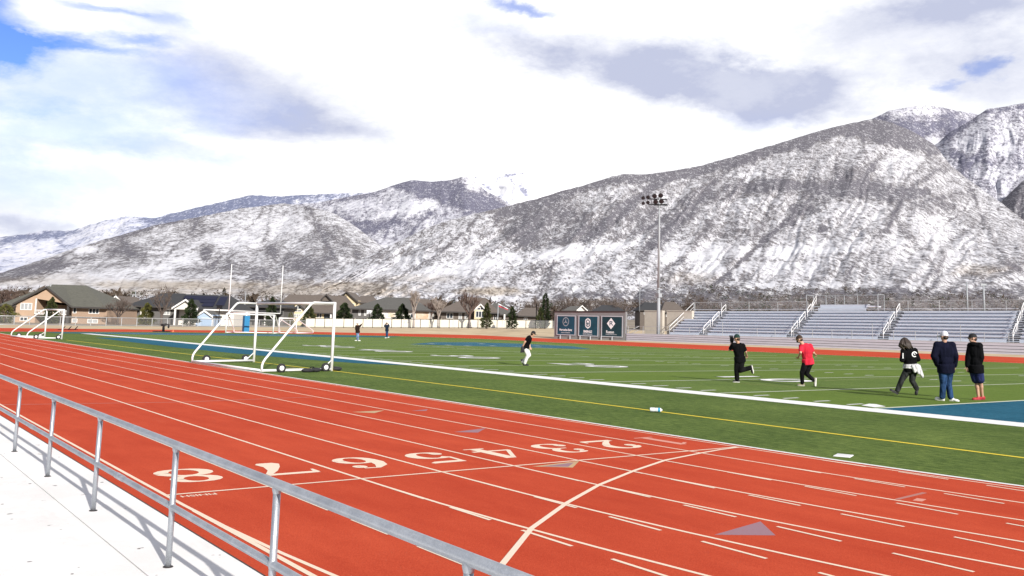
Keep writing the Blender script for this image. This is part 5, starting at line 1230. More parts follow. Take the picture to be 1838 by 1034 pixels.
# ------------------------------------------------------------------ people
def cloth(name, c, v=.18, fold=6.):
    Mx, nt, p = newmat(name); L = nt.links; tc = NN(nt, 'ShaderNodeTexCoord').outputs['Object']
    n = NOISE(nt, MAPV(nt, tc, (1, 1, .45)), fold, 5, .55, .8); c_ = MIX(nt, SMOOTH(nt, n, .35, .65), tuple(x*(1-v) for x in c), tuple(x*(1+v) for x in c)); L.new(c_, p.inputs['Base Color'])
    p.inputs['Roughness'].default_value = .9; p.inputs['Specular IOR Level'].default_value = .08
    bp = NN(nt, 'ShaderNodeBump', Strength=1.0, Distance=.05); L.new(n, bp.inputs['Height']); L.new(bp.outputs['Normal'], p.inputs['Normal']); return Mx
SKIN = mat('skin', (.52, .30, .21), .55, var=.06, vscale=12)
def fuse(o, vox, smooth=4, fac=.5):                        # one continuous surface out of the overlapping volumes
    m = o.modifiers.new('remesh', 'REMESH'); m.mode = 'VOXEL'; m.voxel_size = vox
    if smooth: s_ = o.modifiers.new('smooth', 'SMOOTH'); s_.iterations = smooth; s_.factor = fac
    dg = bpy.context.evaluated_depsgraph_get(); me = bpy.data.meshes.new_from_object(o.evaluated_get(dg))
    o.modifiers.clear(); old = o.data; ms = list(old.materials); o.data = me; me.name = old.name; bpy.data.meshes.remove(old)
    me.materials.clear()
    for x in ms: me.materials.append(x)
    me.polygons.foreach_set('use_smooth', [True]*len(me.polygons)); return o
def axes(up, side):
    up = up.normalized(); side = (side-up*side.dot(up)).normalized(); f = up.cross(side)
    return Matrix((side, f, up)).transposed()              # columns: side, front/back, up
def hand(b, w, d, side, curl, sc=1.0):
    d = d.normalized(); side = (side-d*side.dot(d)).normalized(); pn = d.cross(side)
    R_ = Matrix((side, pn, d)).transposed()
    b.ell(w+d*.045*sc, (.042*sc, .018*sc, .055*sc), R_)
    for i, L_ in enumerate((.070, .082, .076, .058)):
        p = w+d*.082*sc+side*(.030-.020*i)*sc; a = d
        for j in range(3):
            a = (a+pn*curl*(.55+.2*j)).normalized(); q = p+a*L_*sc*(.45, .32, .27)[j]; b.cap(p, q, (.0105-.001*j)*sc, (.0098-.001*j)*sc); p = q
    p = w+d*.025*sc+side*.035*sc; a = (d*.7+side*.7).normalized()
    for j in range(2):
        q = p+a*.034*sc; b.cap(p, q, .0125*sc, .011*sc); p = q; a = (a+d*.5+pn*curl*.5).normalized()

def person(label, foot, spec, group=None):
    d0 = depth(G(*foot)); g = G(*foot); o = thing('person', label, 'person', g, 0, group)
    Mi = Matrix.Translation(-g); J = {k: Mi@P(v[0], v[1], d0+(v[2] if len(v) > 2 else 0)) for k, v in spec['j'].items()}
    H = spec.get('h', 1.78); k = H/1.78; wide = spec.get('wide', 1.0); face = spec['face']  # face: direction the head looks, in camera right/away/up
    cr = Vector((RT.x, RT.y, 0)).normalized(); ca = Vector((FW.x, FW.y, 0)).normalized()
    cam_dir = lambda v: (cr*v[0]+ca*v[1]+Zv*v[2]).normalized()
    hd = cam_dir(face); up = (J['head']-J['neck']).normalized() if 'headup' not in spec else cam_dir(spec['headup'])
    side_h = hd.cross(up).normalized(); Rh = Matrix((side_h, hd, side_h.cross(hd))).transposed()
    hips = (J['hipL']+J['hipR'])/2; sh = (J['shL']+J['shR'])/2; spine = (sh-hips); sd = (J['shR']-J['shL'])
    sdir_ = spec.get('shdir'); sd = cam_dir(sdir_) if sdir_ else sd.normalized()
    Rt = axes(spine, sd); sw = spec.get('sw', .20)*k
    C = J['head']
    def torso(b, e, low=0.):
        b.ell(hips+spine*.72, ((sw*.92)*wide+e, .118*k*wide+e, .23*k+e), Rt); b.ell(hips+spine*.40, (.155*k*wide+e, .112*k*wide+e, .20*k+e), Rt); b.ell(hips+spine*.06, (.168*k*wide+e, .120*k*wide+e, .14*k+e), Rt)
        for s_ in ('L', 'R'): b.ell(J['sh'+s_], (.070*k+e,)*3); b.cap(J['neck']-spine.normalized()*.05, J['sh'+s_], .052*k+e*.6, .058*k+e)
    # body
    b = MB()
    b.ell(C+Rh@Vector((0, -.008, .018))*k, (.077*k, .098*k, .108*k), Rh, 20, 14); b.ell(C+Rh@Vector((0, .028, -.062))*k, (.056*k, .062*k, .060*k), Rh)
    b.ell(C+Rh@Vector((0, .098, -.012))*k, (.014*k, .022*k, .024*k), Rh); b.ell(C+Rh@Vector((0, .085, -.060))*k, (.026*k, .012*k, .012*k), Rh)
    for q in (-1, 1): b.ell(C+Rh@Vector((q*.078, -.008, -.012))*k, (.012*k, .022*k, .034*k), Rh)
    b.cap(C-Rh@Vector((0, .01, .05))*k, J['neck'], .056*k, .062*k); torso(b, -.012)
    for s_ in ('L', 'R'):
        b.cap(J['sh'+s_], J['el'+s_], .050*k, .041*k); b.cap(J['el'+s_], J['wr'+s_], .041*k, .029*k)
        dd = J['wr'+s_]-J['el'+s_]; hdv = spec.get('hand'+s_); dv = cam_dir(hdv) if hdv else dd.normalized()
        hand(b, J['wr'+s_], dv, (hd if abs(dv.normalized().dot(hd)) < .9 else up)*1.0, spec.get('curl', .5)*(1 if s_ == 'L' else -1), k)
        b.cap(J['hip'+s_], J['kn'+s_], .078*k*wide, .056*k); b.cap(J['kn'+s_], J['an'+s_], .056*k, .036*k); cm = J['kn'+s_].lerp(J['an'+s_], .3); b.ell(cm, (.058*k, .058*k, .11*k), axes(J['kn'+s_]-J['an'+s_], sd))
    bo = fuse(b.build('body', spec.get('skin', SKIN), o), .0065*k, 3)
    for q in (-1, 1): MB().ell(C+Rh@Vector((q*.031, .083, .008))*k, (.013*k, .010*k, .009*k), Rh, 10, 6).build('eye', M['rubber'], o, True)
    # shirt
    c = spec['shirt']; b = MB(); e = c.get('e', .014); torso(b, e)
    hem = c.get('hem', 0.); 
    if hem:
        hb = hips-spine.normalized()*hem; n = 20; r0 = (.172*k*wide+e, .126*k*wide+e); ring = lambda cc, f: [cc+Rt@Vector((r0[0]*f*math.cos(2*math.pi*i/n), r0[1]*f*math.sin(2*math.pi*i/n), 0)) for i in range(n)]
        A_, B_ = ring(hb, c.get('flare', 1.02)), ring(hips+spine*.2, 1.0); b.add(A_+B_, [(i, (i+1) % n, n+(i+1) % n, n+i) for i in range(n)]+[tuple(range(n))[::-1], tuple(range(n, 2*n))])
    for s_ in ('L', 'R'):
        slv = c.get('sleeve', .5)
        if slv <= 1: b.cap(J['sh'+s_], J['sh'+s_].lerp(J['el'+s_], slv), .062*k+e, .056*k+e)
        else: b.cap(J['sh'+s_], J['el'+s_], .060*k+e, .052*k+e); b.cap(J['el'+s_], J['el'+s_].lerp(J['wr'+s_], slv-1), .052*k+e, .038*k+e)
    if c.get('hood'): b.ell(J['neck']-Rt@Vector((0, c['hood']*.05, 0))-spine.normalized()*.02, (.11*k, .09*k, .06*k), Rt)
    b.ell(J['neck']-spine.normalized()*.03, (.075*k, .07*k, .035*k), Rt)
    so_ = fuse(b.build(c.get('name', 'shirt'), c['m'], o), .011*k, 5)
    # legs
    c = spec['pants']; b = MB(); e = c.get('e', .018); b.ell(hips+spine*.05, (.172*k*wide+e, .124*k*wide+e, .13*k+e), Rt); b.ell(hips-spine.normalized()*.05, (.165*k*wide+e, .12*k*wide+e, .11*k), Rt)
    for s_ in ('L', 'R'):
        h_, kn, an = J['hip'+s_], J['kn'+s_], J['an'+s_]
        if c.get('short'): b.cap(h_, h_.lerp(kn, c['short']), .092*k*wide+e, .084*k+e)
        else: b.cap(h_, kn, .088*k*wide+e, .062*k+e); b.cap(kn, an, .060*k+e, c.get('cuff', .048)*k+e); 
    fuse(b.build(c.get('name', 'trousers'), c['m'], o), .011*k, 5)
    # shoes
    for s_ in ('L', 'R'):
        an, toe = J['an'+s_], J['toe'+s_]; heel = Mi@P(*spec['j']['heel'+s_][:2], d0+(spec['j']['heel'+s_][2] if len(spec['j']['heel'+s_]) > 2 else 0))
        fd_ = (toe-heel).normalized(); upv = (an-heel); upv = (upv-fd_*upv.dot(fd_)).normalized(); R_ = Matrix((fd_.cross(upv), fd_, upv)).transposed(); L_ = (toe-heel).length
        L_ = min(max(L_, .24*k), .31*k); mid = heel+fd_*L_*.5
        b = MB(); b.ell(heel+fd_*L_*.24+upv*.045, (.042*k, L_*.27, .052*k), R_); b.ell(heel+fd_*L_*.66+upv*.034, (.049*k, L_*.36, .038*k), R_); b.cap(heel+fd_*L_*.22+upv*.05, an.lerp(heel, .25), .042*k, .040*k)
        vs = b.v; c_ = spec['shoes']; q = fuse(b.build('shoe', c_['m'], o), .008*k, 3)
        b = MB(); prof = [(-.0, .02), (.036, .04), (.038, .25), (.034, .45), (.046, .68), (.040, .88), (.015, 1.0)]
        pl = [(x*k, t) for x, t in prof]+[(-x*k, t) for x, t in prof[::-1]]
        lo = [heel+R_@Vector((x*1.08, t*L_, -.004)) for x, t in pl]; hi = [heel+R_@Vector((x*1.05, t*L_, .024)) for x, t in pl]; n = len(pl)
        b.add(lo+hi, [(i, (i+1) % n, n+(i+1) % n, n+i) for i in range(n)]+[tuple(range(n))[::-1], tuple(range(n, 2*n))]); b.build('sole', c_['sole'], q)
    # headwear and hair
    ht = spec.get('hat')
    if ht:
        b = MB(); Rc = Rh
        dome = []
        for j in range(8):
            ph = j/7*math.radians(97); 
            dome.append([C+Rc@Vector((.088*k*math.sin(ph)*math.cos(a), -.008*k+.108*k*math.sin(ph)*math.sin(a), (.022+.104*math.cos(ph)*ht.get('tall', 1.0))*k)) for a in [2*math.pi*i/20 for i in range(20)]])
        b.add([v for r in dome for v in r], [(j*20+i, (j+1)*20+i, (j+1)*20+(i+1) % 20, j*20+(i+1) % 20) for j in range(7) for i in range(20)]+[tuple(range(140, 160))])
        co = b.build(ht['name'], ht['m'], o, True)
        if ht.get('brim'):
            sg = ht['brim']; b = MB(); n = 9; inn = []; out = []
            for i in range(n):
                a = math.radians(-62+124*i/(n-1)); inn.append(Vector((.086*math.sin(a), sg*.105*math.cos(a), .020))); out.append(Vector((.082*math.sin(a), sg*(.105+.10*math.cos(a))+sg*.012, .012-.01*math.cos(a)))) 
            vs = [C+Rc@(v*k) for v in inn+out]+[C+Rc@((v+Vector((0, 0, -.008)))*k) for v in inn+out]; N2 = 2*n
            f = [(i, i+1, n+i+1, n+i) for i in range(n-1)]+[(N2+i, N2+n+i, N2+n+i+1, N2+i+1) for i in range(n-1)]+[(n+i, n+i+1, N2+n+i+1, N2+n+i) for i in range(n-1)]
            b.add(vs, f); b.build('brim', ht['m'], co, True)
    hr_ = spec.get('hair')
    if hr_:
        b = MB()
        if not ht: b.ell(C+Rh@Vector((0, -.022, .026))*k, (.088*k, .102*k, .108*k), Rh)
        if hr_.get('long'):
            R2 = random.Random(3); 
            for i in range(46):
                a = R2.uniform(-2.2, 2.2)+math.pi; p = C+Rh@Vector((.080*math.sin(a), .088*math.cos(a), R2.uniform(.02, .08)))*k; q = p+Vector((0, 0, -R2.uniform(.09, .15)))+Rh@Vector((.085*math.sin(a), .075*math.cos(a), 0)); r = q+cam_dir(hr_['sweep'])*R2.uniform(.02, .13)+Vector((0, 0, -R2.uniform(.02, .09)))
                b.cap(p, q, .030, .036); b.cap(q, r, .034, .010)
        else: b.ell(C+Rh@Vector((0, -.055, -.035))*k, (.070*k, .058*k, .060*k), Rh)
        fuse(b.build('hair', hr_['m'], o), .010, 1)
    if hr_ and spec.get('beard'): 
        MB().ell(C+Rh@Vector((0, .050, -.075))*k, (.058*k, .056*k, .050*k), Rh).build('beard', hr_['m'], o, True)
    return o, J, so_, k, cam_dir
BLK = cloth('black cotton', (.005, .005, .006)); NAVY = cloth('navy jacket cloth', (.006, .007, .018)); JEAN = cloth('blue denim', (.020, .048, .115), .4, 9); DKP = cloth('black trousers', (.007, .007, .008), .4); CHAR = cloth('charcoal trousers', (.026, .028, .028), .6, 7)
RED = cloth('bright red shirt', (.62, .028, .055)); GREY = cloth('light grey cotton', (.56, .56, .57), .25, 14); WHT = cloth('white baseball trousers', (.70, .70, .68), .1); NVS = cloth('navy gym shorts', (.020, .026, .085), .3)
GREEN = mat('dark green knit', (.008, .035, .028), .9, var=.3, vscale=40); WCAP = mat('white cap cloth', (.68, .68, .74), .8, var=.06); BCAP = mat('black cap cloth', (.006, .006, .007), .8); BRCAP = mat('dark brown hair', (.035, .018, .010), .8, var=.4, vscale=40)
HAIR = mat('brown hair', (.030, .019, .013), .6, var=.5, vscale=30, stretch=(1, 1, .2)); WSH = mat('white shoe', (.72, .72, .72), .6); BSH = mat('black shoe', (.014, .014, .016), .6); RSH = mat('red shoe', (.36, .012, .02), .6, var=.2, vscale=20); GSOLE = mat('white shoe sole', (.68, .67, .64), .7); RSOLE = mat('dark red sole', (.20, .012, .02), .7); DSOLE = mat('dark sole', (.03, .03, .03), .8); GSH = mat('grey olive shoe', (.22, .20, .13), .7)
PG = 'people playing on the field'
person('person standing with back turned in white cap, navy jacket and jeans', (1698, 719.5), dict(h=1.80, wide=1.06, sw=.215, face=(-.35, .94, -.05), headup=(0, 0, 1), shdir=(1, -.15, 0),
  j=dict(head=(1694.5, 603.2), neck=(1695, 613.5), shL=(1682.5, 619.5), shR=(1708.5, 620), elL=(1676.5, 639, -.05), elR=(1714.5, 639, -.05), wrL=(1683, 655, .10), wrR=(1713, 656, .08), hipL=(1691, 662), hipR=(1704.5, 662), knL=(1693, 688), knR=(1702.5, 687, .05), anL=(1691.5, 712), anR=(1706, 712), heelL=(1695.5, 719.5, -.03), toeL=(1684, 717.5, .08), heelR=(1704, 718.2, .03), toeR=(1715.5, 721, -.06)),
  shirt=dict(m=NAVY, name='jacket', e=.035, sleeve=1.96, hem=.10, flare=1.0), pants=dict(m=JEAN, name='jeans', e=.02, cuff=.056), shoes=dict(m=WSH, sole=GSOLE), hat=dict(name='cap', m=WCAP, brim=1, tall=1.1), hair=dict(m=HAIR)), PG)
person('person standing in profile in black cap, black hoodie, navy shorts and red shoes', (1757, 718), dict(h=1.78, face=(-.93, .30, -.06), headup=(0, 0, 1), shdir=(.75, -.66, 0), sw=.19,
  j=dict(head=(1745.5, 606.5), neck=(1748.5, 615.5), shL=(1742.5, 621, .08), shR=(1757.5, 621, -.08), elL=(1738, 641, .05), elR=(1761, 641, -.12), wrL=(1736.5, 657, .06), wrR=(1757.5, 656, -.05), hipL=(1747, 663, .06), hipR=(1756, 663, -.05), knL=(1753, 686, .04), knR=(1760, 686, -.04), anL=(1756, 711.5, .03), anR=(1763, 711.5, .10), heelL=(1760, 718, .02), toeL=(1745.5, 718.3, -.03), heelR=(1768, 716.8, .1), toeR=(1754, 716.5, .1)),
  handL=(.05, 0, -1), curl=.25, shirt=dict(m=BLK, name='hoodie', e=.030, sleeve=1.9, hem=.09, hood=1), pants=dict(m=NVS, name='shorts', e=.028, short=.80), shoes=dict(m=RSH, sole=RSOLE), hat=dict(name='cap', m=BCAP, brim=1), hair=dict(m=BRCAP)), PG)
pl, Jl, shl, kl, cdir = person('person with long brown hair jogging with a grey shirt tied round the waist', (1626, 709), dict(h=1.66, wide=1.18, sw=.20, face=(-.82, .56, -.12), headup=(-.12, 0, 1), shdir=(.72, .12, -.02),
  j=dict(head=(1622.5, 613.5), neck=(1627, 624), shL=(1621.5, 630.5, -.05), shR=(1642, 629.5, .03), elL=(1619, 646, -.12), elR=(1648, 645, .05), wrL=(1619.5, 647.5, .12), wrR=(1640, 648, .22), hipL=(1630.5, 662), hipR=(1640, 662), knL=(1619, 681, .05), knR=(1637, 683), anL=(1611, 700.5, .05), anR=(1645, 697), heelL=(1611.5, 708.5, .05), toeL=(1596.5, 700.5, .05), heelR=(1649, 695), toeR=(1645, 709.5)),
  curl=.9, shirt=dict(m=BLK, e=.020, sleeve=1.9, hem=.05), pants=dict(m=CHAR, e=.022, cuff=.052), shoes=dict(m=BSH, sole=DSOLE), hair=dict(m=HAIR, long=True, sweep=(.9, -.2, -.35))), PG)
def decal(o, J, k, name, cx, cy, polys, m_, target, S_):     # print lying on the cloth, thrown on from the camera's side
    bv = BVHTree.FromPolygons([v.co for v in target.data.vertices], [p.vertices for p in target.data.polygons]); b = MB(); c0 = Vector(o.location)
    for pl_ in polys:
        vs = []
        for (x, y) in pl_:
            d_ = ray(cx+x*S_, cy-y*S_).normalized(); h = bv.ray_cast(CAM-c0, d_)
            if h[0] is None: break
            vs.append(h[0]-d_*.009)
        else: b.add(vs, (tuple(range(len(vs))),))
    if b.v: b.build(name, m_, o)
PRT = mat('white print', (.74, .74, .74), .8)
decal(pl, Jl, kl, 'back_print', 1641.5, 635.5, [[(x*1.0, y*1.0) for x, y in q] for q in ringpoly(0, -.5, 6.0, 6.2, 2.0, 20)[1:17]]+[[(-5.5, 1.5), (-1.6, 1.2), (-1.6, 5.0), (-4, 4.2)], [(-1.5, -1.5), (-.3, -1.5), (.3, 1.6), (-.5, 1.6)], [(.9, -1.5), (2.0, -1.5), (.6, 1.6), (.1, 1.6)], [(-.9, -.5), (1.4, -.5), (1.3, .2), (-.8, .2)]], PRT, shl, .82)
decal(pl, Jl, kl, 'sleeve_print', 1620.8, 638, [[(-1, y), (1.1, y), (1.1, y+1.9), (-1, y+1.9)] for y in (-6, -3.8, -1.6, .6, 2.8)], PRT, shl, .9)
hip = (Jl['hipL']+Jl['hipR'])/2; b = MB(); up_ = Vector((-.03, 0, 1)).normalized(); Rr = axes(up_, cdir((.8, .1, 0)))
for i in range(3): b.ell(hip+up_*(.12-.045*i), (.225+.012*i, .178+.01*i, .045), Rr)
for i, (x, y, L_) in enumerate(((.20, -.06, .30), (.16, -.12, .24), (.24, .04, .27), (.08, -.17, .20), (-.02, -.18, .15), (.22, .10, .2))):
    p = hip+up_*.08+cdir((1, 0, 0))*x+cdir((0, 1, 0))*y; b.cap(p, p+cdir((.32, 0, -1))*L_, .05, .045)
fuse(b.build('tied_shirt', GREY, pl), .012, 3)
person('person in bright red shirt and black trousers jogging to the left', (1440, 692.8), dict(h=1.72, face=(-.86, .48, -.15), headup=(-.2, 0, 1), shdir=(.86, -.2, -.03), sw=.19,
  j=dict(head=(1434.5, 608.2), neck=(1440, 617), shL=(1438.5, 621.5, .03), shR=(1454, 621.5), elL=(1437, 633, -.10), elR=(1460, 633), wrL=(1433, 641, .10), wrR=(1463, 636, .2), hipL=(1446, 650), hipR=(1454.5, 650), knL=(1439.5, 669, -.02), knR=(1447.5, 671, .05), anL=(1440, 687, 0), anR=(1460.5, 682.5, .05), heelL=(1444.5, 692.8), toeL=(1431.5, 692.6, .04), heelR=(1465, 678), toeR=(1464, 694.5)),
  curl=.8, shirt=dict(m=RED, e=.020, sleeve=.62, hem=.07), pants=dict(m=DKP, e=.015, cuff=.046), shoes=dict(m=GSH, sole=GSOLE), hat=dict(name='cap', m=BRCAP, brim=1, tall=1.02), hair=dict(m=BRCAP), beard=True), PG)
pl, Jl, shl, kl, cdir = person('person in dark green beanie and black shirt running with a glove raised', (1323, 686.3), dict(h=1.74, face=(-.72, .66, -.05), headup=(-.06, 0, 1), shdir=(.92, -.1, -.1), sw=.19,
  j=dict(head=(1322.5, 606.8), neck=(1324.5, 615.5), shL=(1316.5, 619.5, .02), shR=(1333.5, 621), elL=(1309.5, 628, .12), elR=(1338.5, 631, -.02), wrL=(1313.5, 614, .20), wrR=(1340, 637, .16), hipL=(1324, 645), hipR=(1332, 645), knL=(1322, 664, .02), knR=(1329, 665, -.04), anL=(1323, 680.5, .02), anR=(1346, 660.5, -.02), heelL=(1328, 686.3, .0), toeL=(1316.5, 686.2, .04), heelR=(1349.5, 655.5), toeR=(1352.5, 670.5)),
  curl=.8, shirt=dict(m=BLK, e=.018, sleeve=.66, hem=.09), pants=dict(m=DKP, e=.022, cuff=.056), shoes=dict(m=BSH, sole=GSOLE), hat=dict(name='beanie', m=GREEN, tall=1.12), hair=dict(m=BRCAP)), PG)
gl = thing('baseball_glove', 'black baseball glove held up beside the beanie', 'glove', Vector(pl.location)+Jl['wrL']); b = MB(); b.ell((0, 0, .07), (.085, .05, .11)); 
for a in (-.7, -.3, .1, .5): b.cap((.05*math.sin(a)*1.5, 0, .12), (.12*math.sin(a), .02, .20), .028, .022)
b.cap((.06, 0, .05), (.12, .02, .12), .028, .024); fuse(b.build('glove_body', M['rubber'], gl), .01, 2)
pl, Jl, shl, kl, cdir = person('person in black shirt and white trousers leaning forward on the left of the runners', (941.5, 656.2), dict(h=1.72, face=(.80, .52, -.28), headup=(.45, 0, 1), shdir=(.30, .75, 0), sw=.19,
  j=dict(head=(957.2, 599.2), neck=(953, 604.5), shL=(951.5, 606.5, .14), shR=(948.5, 606.8, -.16), elL=(950, 615.5, .20), elR=(942, 614, -.2), wrL=(951.5, 623, .12), wrR=(938.3, 622, -.16), hipL=(944, 624, .08), hipR=(942, 624, -.08), knL=(950, 637.5, .10), knR=(947, 637.5, -.08), anL=(938.5, 649.5, .10), anR=(942, 651.5, -.08), heelL=(934.5, 645.5, .12), toeL=(940.5, 656, .10), heelR=(938.5, 656.2, -.06), toeR=(949, 656.2, -.1)),
  curl=.7, shirt=dict(m=BLK, e=.022, sleeve=.45, hem=.05), pants=dict(m=WHT, e=.018, cuff=.05), shoes=dict(m=BSH, sole=DSOLE), hat=dict(name='cap', m=BCAP, brim=1, tall=1.02), hair=dict(m=BRCAP), skin=SKIN), PG)
gl = thing('baseball_glove', 'dark baseball glove at the hip of the leaning person', 'glove', Vector(pl.location)+Jl['wrR']); b = MB(); b.ell((0, 0, -.09), (.085, .06, .12))
for a in (-.6, -.2, .2, .6): b.cap((.10*math.sin(a), 0, -.14), (.14*math.sin(a), .02, -.23), .030, .024)
b.cap((.05, 0, -.05), (.11, .02, -.10), .03, .025); fuse(b.build('glove_body', M['rubber'], gl), .01, 2)
BRN = cloth('dark brown jacket', (.022, .014, .012)); DKN = cloth('dark navy top', (.012, .020, .036)); LJ = cloth('light denim', (.16, .22, .36), .4, 9)
def far_person(label, foot, j, sh, pa, hat):
    person(label, foot, dict(h=1.62, face=(.5, .85, 0), headup=(0, 0, 1), shdir=(1, .1, 0), sw=.19, j=j, curl=.4, shirt=dict(m=sh, e=.03, sleeve=1.9, hem=.08), pants=dict(m=pa, e=.016), shoes=dict(m=WSH, sole=GSOLE), hat=hat, hair=dict(m=HAIR)), 'people far down the field')
far_person('person far down the field in dark brown top and jeans pointing to the right', (642, 612), dict(head=(641.8, 580.4), neck=(641.8, 583.6), shL=(639.4, 585.5), shR=(644.4, 585.5), elL=(638.8, 590.5), elR=(646.8, 585), wrL=(640, 594.5, .1), wrR=(648.6, 582.4), hipL=(640.7, 595.6), hipR=(643.3, 595.6), knL=(640.9, 603), knR=(643, 603), anL=(641, 610), anR=(642.8, 610), heelL=(641.3, 611.8), toeL=(638.8, 612), heelR=(642.4, 611.8), toeR=(645, 612.0)), BRN, LJ, dict(name='cap', m=WCAP, brim=1))
far_person('person far down the field in navy top and blue jeans with both hands raised', (694.6, 607), dict(head=(694.3, 580.8), neck=(694.4, 583.2), shL=(692.4, 584.6), shR=(696.5, 584.6), elL=(690.2, 585.6), elR=(698.4, 585.4), wrL=(691.6, 582.2, .1), wrR=(697, 582, .1), hipL=(693.4, 592.6), hipR=(695.7, 592.6), knL=(693.5, 599), knR=(695.4, 599), anL=(694, 605), anR=(695.3, 605), heelL=(694.3, 606.8), toeL=(692.5, 607), heelR=(695.4, 606.5), toeR=(697.6, 605.8)), DKN, JEAN, dict(name='cap', m=BCAP, brim=1))
# ------------------------------------------------------------------ sky, clouds and sun
SUN_EL = math.radians(24.5); sdir = Vector((.155, 1.0, 0)).normalized()
W = bpy.data.worlds.new('World'); SC.world = W; W.use_nodes = True
nt = W.node_tree; L = nt.links; bg = nt.nodes['Background']
sky = NN(nt, 'ShaderNodeTexSky', sky_type='NISHITA', sun_disc=False); sky.sun_elevation = SUN_EL; sky.sun_rotation = math.atan2(-sdir.x, -sdir.y)
sky.air_density = 1.0; sky.dust_density = .6; sky.ozone_density = 2.0
tc = NN(nt, 'ShaderNodeTexCoord').outputs['Generated']
sp = NN(nt, 'ShaderNodeSeparateXYZ'); L.new(tc, sp.inputs[0])
az = MATH(nt, 'ARCTAN2', sp.outputs['X'], sp.outputs['Y']); el = MATH(nt, 'ARCSINE', sp.outputs['Z'])
stv = MAPV(nt, tc, (1, 1, 2.2))
nA = NOISE(nt, stv, 5.0, 7, .62, .3); nB = NOISE(nt, MAPV(nt, stv, (1, 1, 1), (.5, .2, .9)), 5.0, 7, .62, .3); nC = NOISE(nt, stv, 13., 6, .65)
azd = MATH(nt, 'ADD', az, MATH(nt, 'MULTIPLY', MATH(nt, 'SUBTRACT', nA, .5), .16))
eld = MATH(nt, 'ADD', el, MATH(nt, 'MULTIPLY', MATH(nt, 'SUBTRACT', nB, .5), .09))
def blob(px, py, rx, ry, ang, v, soft=.55):
    q = ray(px, py).normalized(); a0 = math.atan2(q.x, q.y); e0 = math.asin(q.z)
    rx /= FPX; ry /= FPX; t = math.radians(ang)
    da = MATH(nt, 'MULTIPLY', MATH(nt, 'SUBTRACT', azd, a0), math.cos(e0)); de = MATH(nt, 'SUBTRACT', eld, e0)
    u_ = MATH(nt, 'SUBTRACT', MATH(nt, 'MULTIPLY', da, math.cos(t)/rx), MATH(nt, 'MULTIPLY', de, math.sin(t)/rx))
    w_ = MATH(nt, 'ADD', MATH(nt, 'MULTIPLY', da, math.sin(t)/ry), MATH(nt, 'MULTIPLY', de, math.cos(t)/ry))
    q = MATH(nt, 'SQRT', MATH(nt, 'ADD', MATH(nt, 'MULTIPLY', u_, u_), MATH(nt, 'MULTIPLY', w_, w_)))
    q = MATH(nt, 'ADD', q, MATH(nt, 'MULTIPLY', MATH(nt, 'SUBTRACT', nC, .5), .7))
    return MATH(nt, 'MULTIPLY', SMOOTH(nt, q, 1.5, soft-.45), v)
def total(bl):
    t = None
    for q in bl:
        v = blob(*q); t = v if t is None else MATH(nt, 'ADD', t, v)
    return MATH(nt, 'MINIMUM', t, 1.0)
grey_ = total([(480, 178, 230, 62, 12, .78), (420, 215, 130, 34, 8, .3), (620, 228, 130, 24, 10, .3), (1120, 112, 270, 52, 10, .85), (1270, 135, 200, 46, 8, .5), (960, 90, 110, 40, 0, .4), (1420, 165, 150, 48, 4, .8), (1430, 205, 100, 20, -3, .3),
              (1640, 62, 190, 70, 0, .6), (1790, 140, 120, 60, 0, .6), (1700, 15, 220, 34, 0, .5), (10, 350, 120, 56, 18, .45), (10, 408, 170, 16, 0, .5), (330, 275, 120, 22, 0, .38), (90, 262, 150, 16, 0, .25), (1010, 335, 120, 8, 0, .1)])
blue = total([(-10, 85, 62, 34, 0, .95), (0, 18, 44, 40, 0, .85), (120, 80, 120, 12, 4, .62), (235, 78, 60, 11, 0, .55), (190, 16, 70, 9, 0, .5), (280, 30, 80, 60, 0, .22), (950, 5, 60, 12, 0, .7), (1755, 128, 22, 15, 0, .6), (1690, 152, 28, 8, 0, .45), (160, 140, 270, 60, 4, .46), (120, 235, 240, 40, -4, .42), (60, 320, 220, 50, 6, .30), (340, 290, 200, 30, 0, .22), (60, 180, 60, 20, 0, .3), (300, 40, 60, 14, 10, .3), (1350, 215, 80, 30, 0, .10), (840, 35, 120, 30, 0, .16)])
grey = MATH(nt, 'MULTIPLY', grey_, MATH(nt, 'ADD', .80, MATH(nt, 'MULTIPLY', SMOOTH(nt, NOISE(nt, stv, 9., 7, .66), .32, .66), .36)))
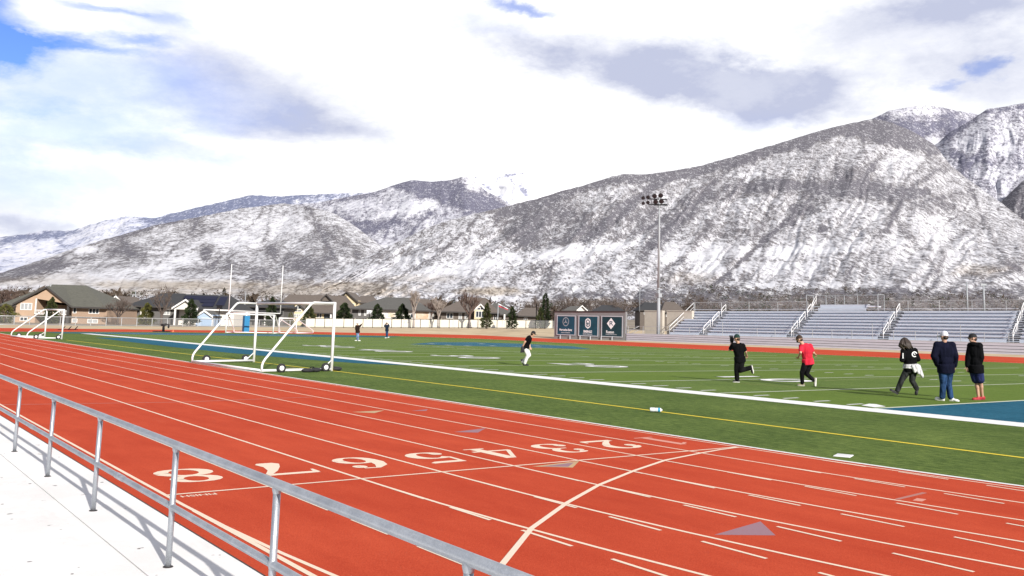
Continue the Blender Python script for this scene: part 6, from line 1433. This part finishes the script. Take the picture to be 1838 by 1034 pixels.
# cloud decks added out of view, kept dim to strengthen the sun's shadows
dot = NN(nt, 'ShaderNodeVectorMath', operation='DOT_PRODUCT'); L.new(tc, dot.inputs[0]); dot.inputs[1].default_value = tuple(FW)
away = SMOOTH(nt, dot.outputs['Value'], .80, .55)
deck = MATH(nt, 'MULTIPLY', away, MATH(nt, 'ADD', .30, MATH(nt, 'MULTIPLY', SMOOTH(nt, nA, .40, .62), .7)))
blue = MATH(nt, 'MAXIMUM', blue, MATH(nt, 'MULTIPLY', away, SMOOTH(nt, nB, .50, .66)))
wh = MIX(nt, SMOOTH(nt, nC, .35, .7), (1.00, 1.01, 1.03), (1.12, 1.12, 1.12))
cl = MIX(nt, grey, wh, (.50, .535, .69))
cl = MIX(nt, away, cl, MIX(nt, deck, (.58, .59, .63), (.16, .165, .21)))
skc = NN(nt, 'ShaderNodeGamma'); L.new(sky.outputs[0], skc.inputs['Color']); skc.inputs['Gamma'].default_value = 1.25
tint = nt.nodes.new('ShaderNodeMix'); tint.data_type = 'RGBA'; tint.blend_type = 'MULTIPLY'; tint.inputs['Factor'].default_value = 1; L.new(skc.outputs[0], tint.inputs['A']); tint.inputs['B'].default_value = (.62, .70, 1.15, 1)
mixn = nt.nodes.new('ShaderNodeMixShader')
bg2 = NN(nt, 'ShaderNodeBackground'); L.new(tint.outputs['Result'], bg.inputs['Color']); bg.inputs['Strength'].default_value = .075
L.new(cl, bg2.inputs['Color']); bg2.inputs['Strength'].default_value = .86
L.new(blue, mixn.inputs[0]); L.new(bg2.outputs[0], mixn.inputs[1]); L.new(bg.outputs[0], mixn.inputs[2])
L.new(mixn.outputs[0], nt.nodes['World Output'].inputs['Surface'])
sl = bpy.data.lights.new('sun', 'SUN'); sl.energy = 5.0; sl.angle = math.radians(.6); sl.color = (1.0, .95, .88)
so = bpy.data.objects.new('sun', sl); COL.objects.link(so)
trav = sdir*math.cos(SUN_EL) - Vector((0, 0, math.sin(SUN_EL))); so.rotation_euler = trav.to_track_quat('-Z', 'Y').to_euler()
so.location = (0, -20, 40)
SC.view_settings.view_transform = 'Standard'; SC.view_settings.look = 'None'; SC.view_settings.exposure = 0.40; SC.view_settings.gamma = 1
SC.cycles.max_bounces = 5; SC.cycles.transparent_max_bounces = 12
#END
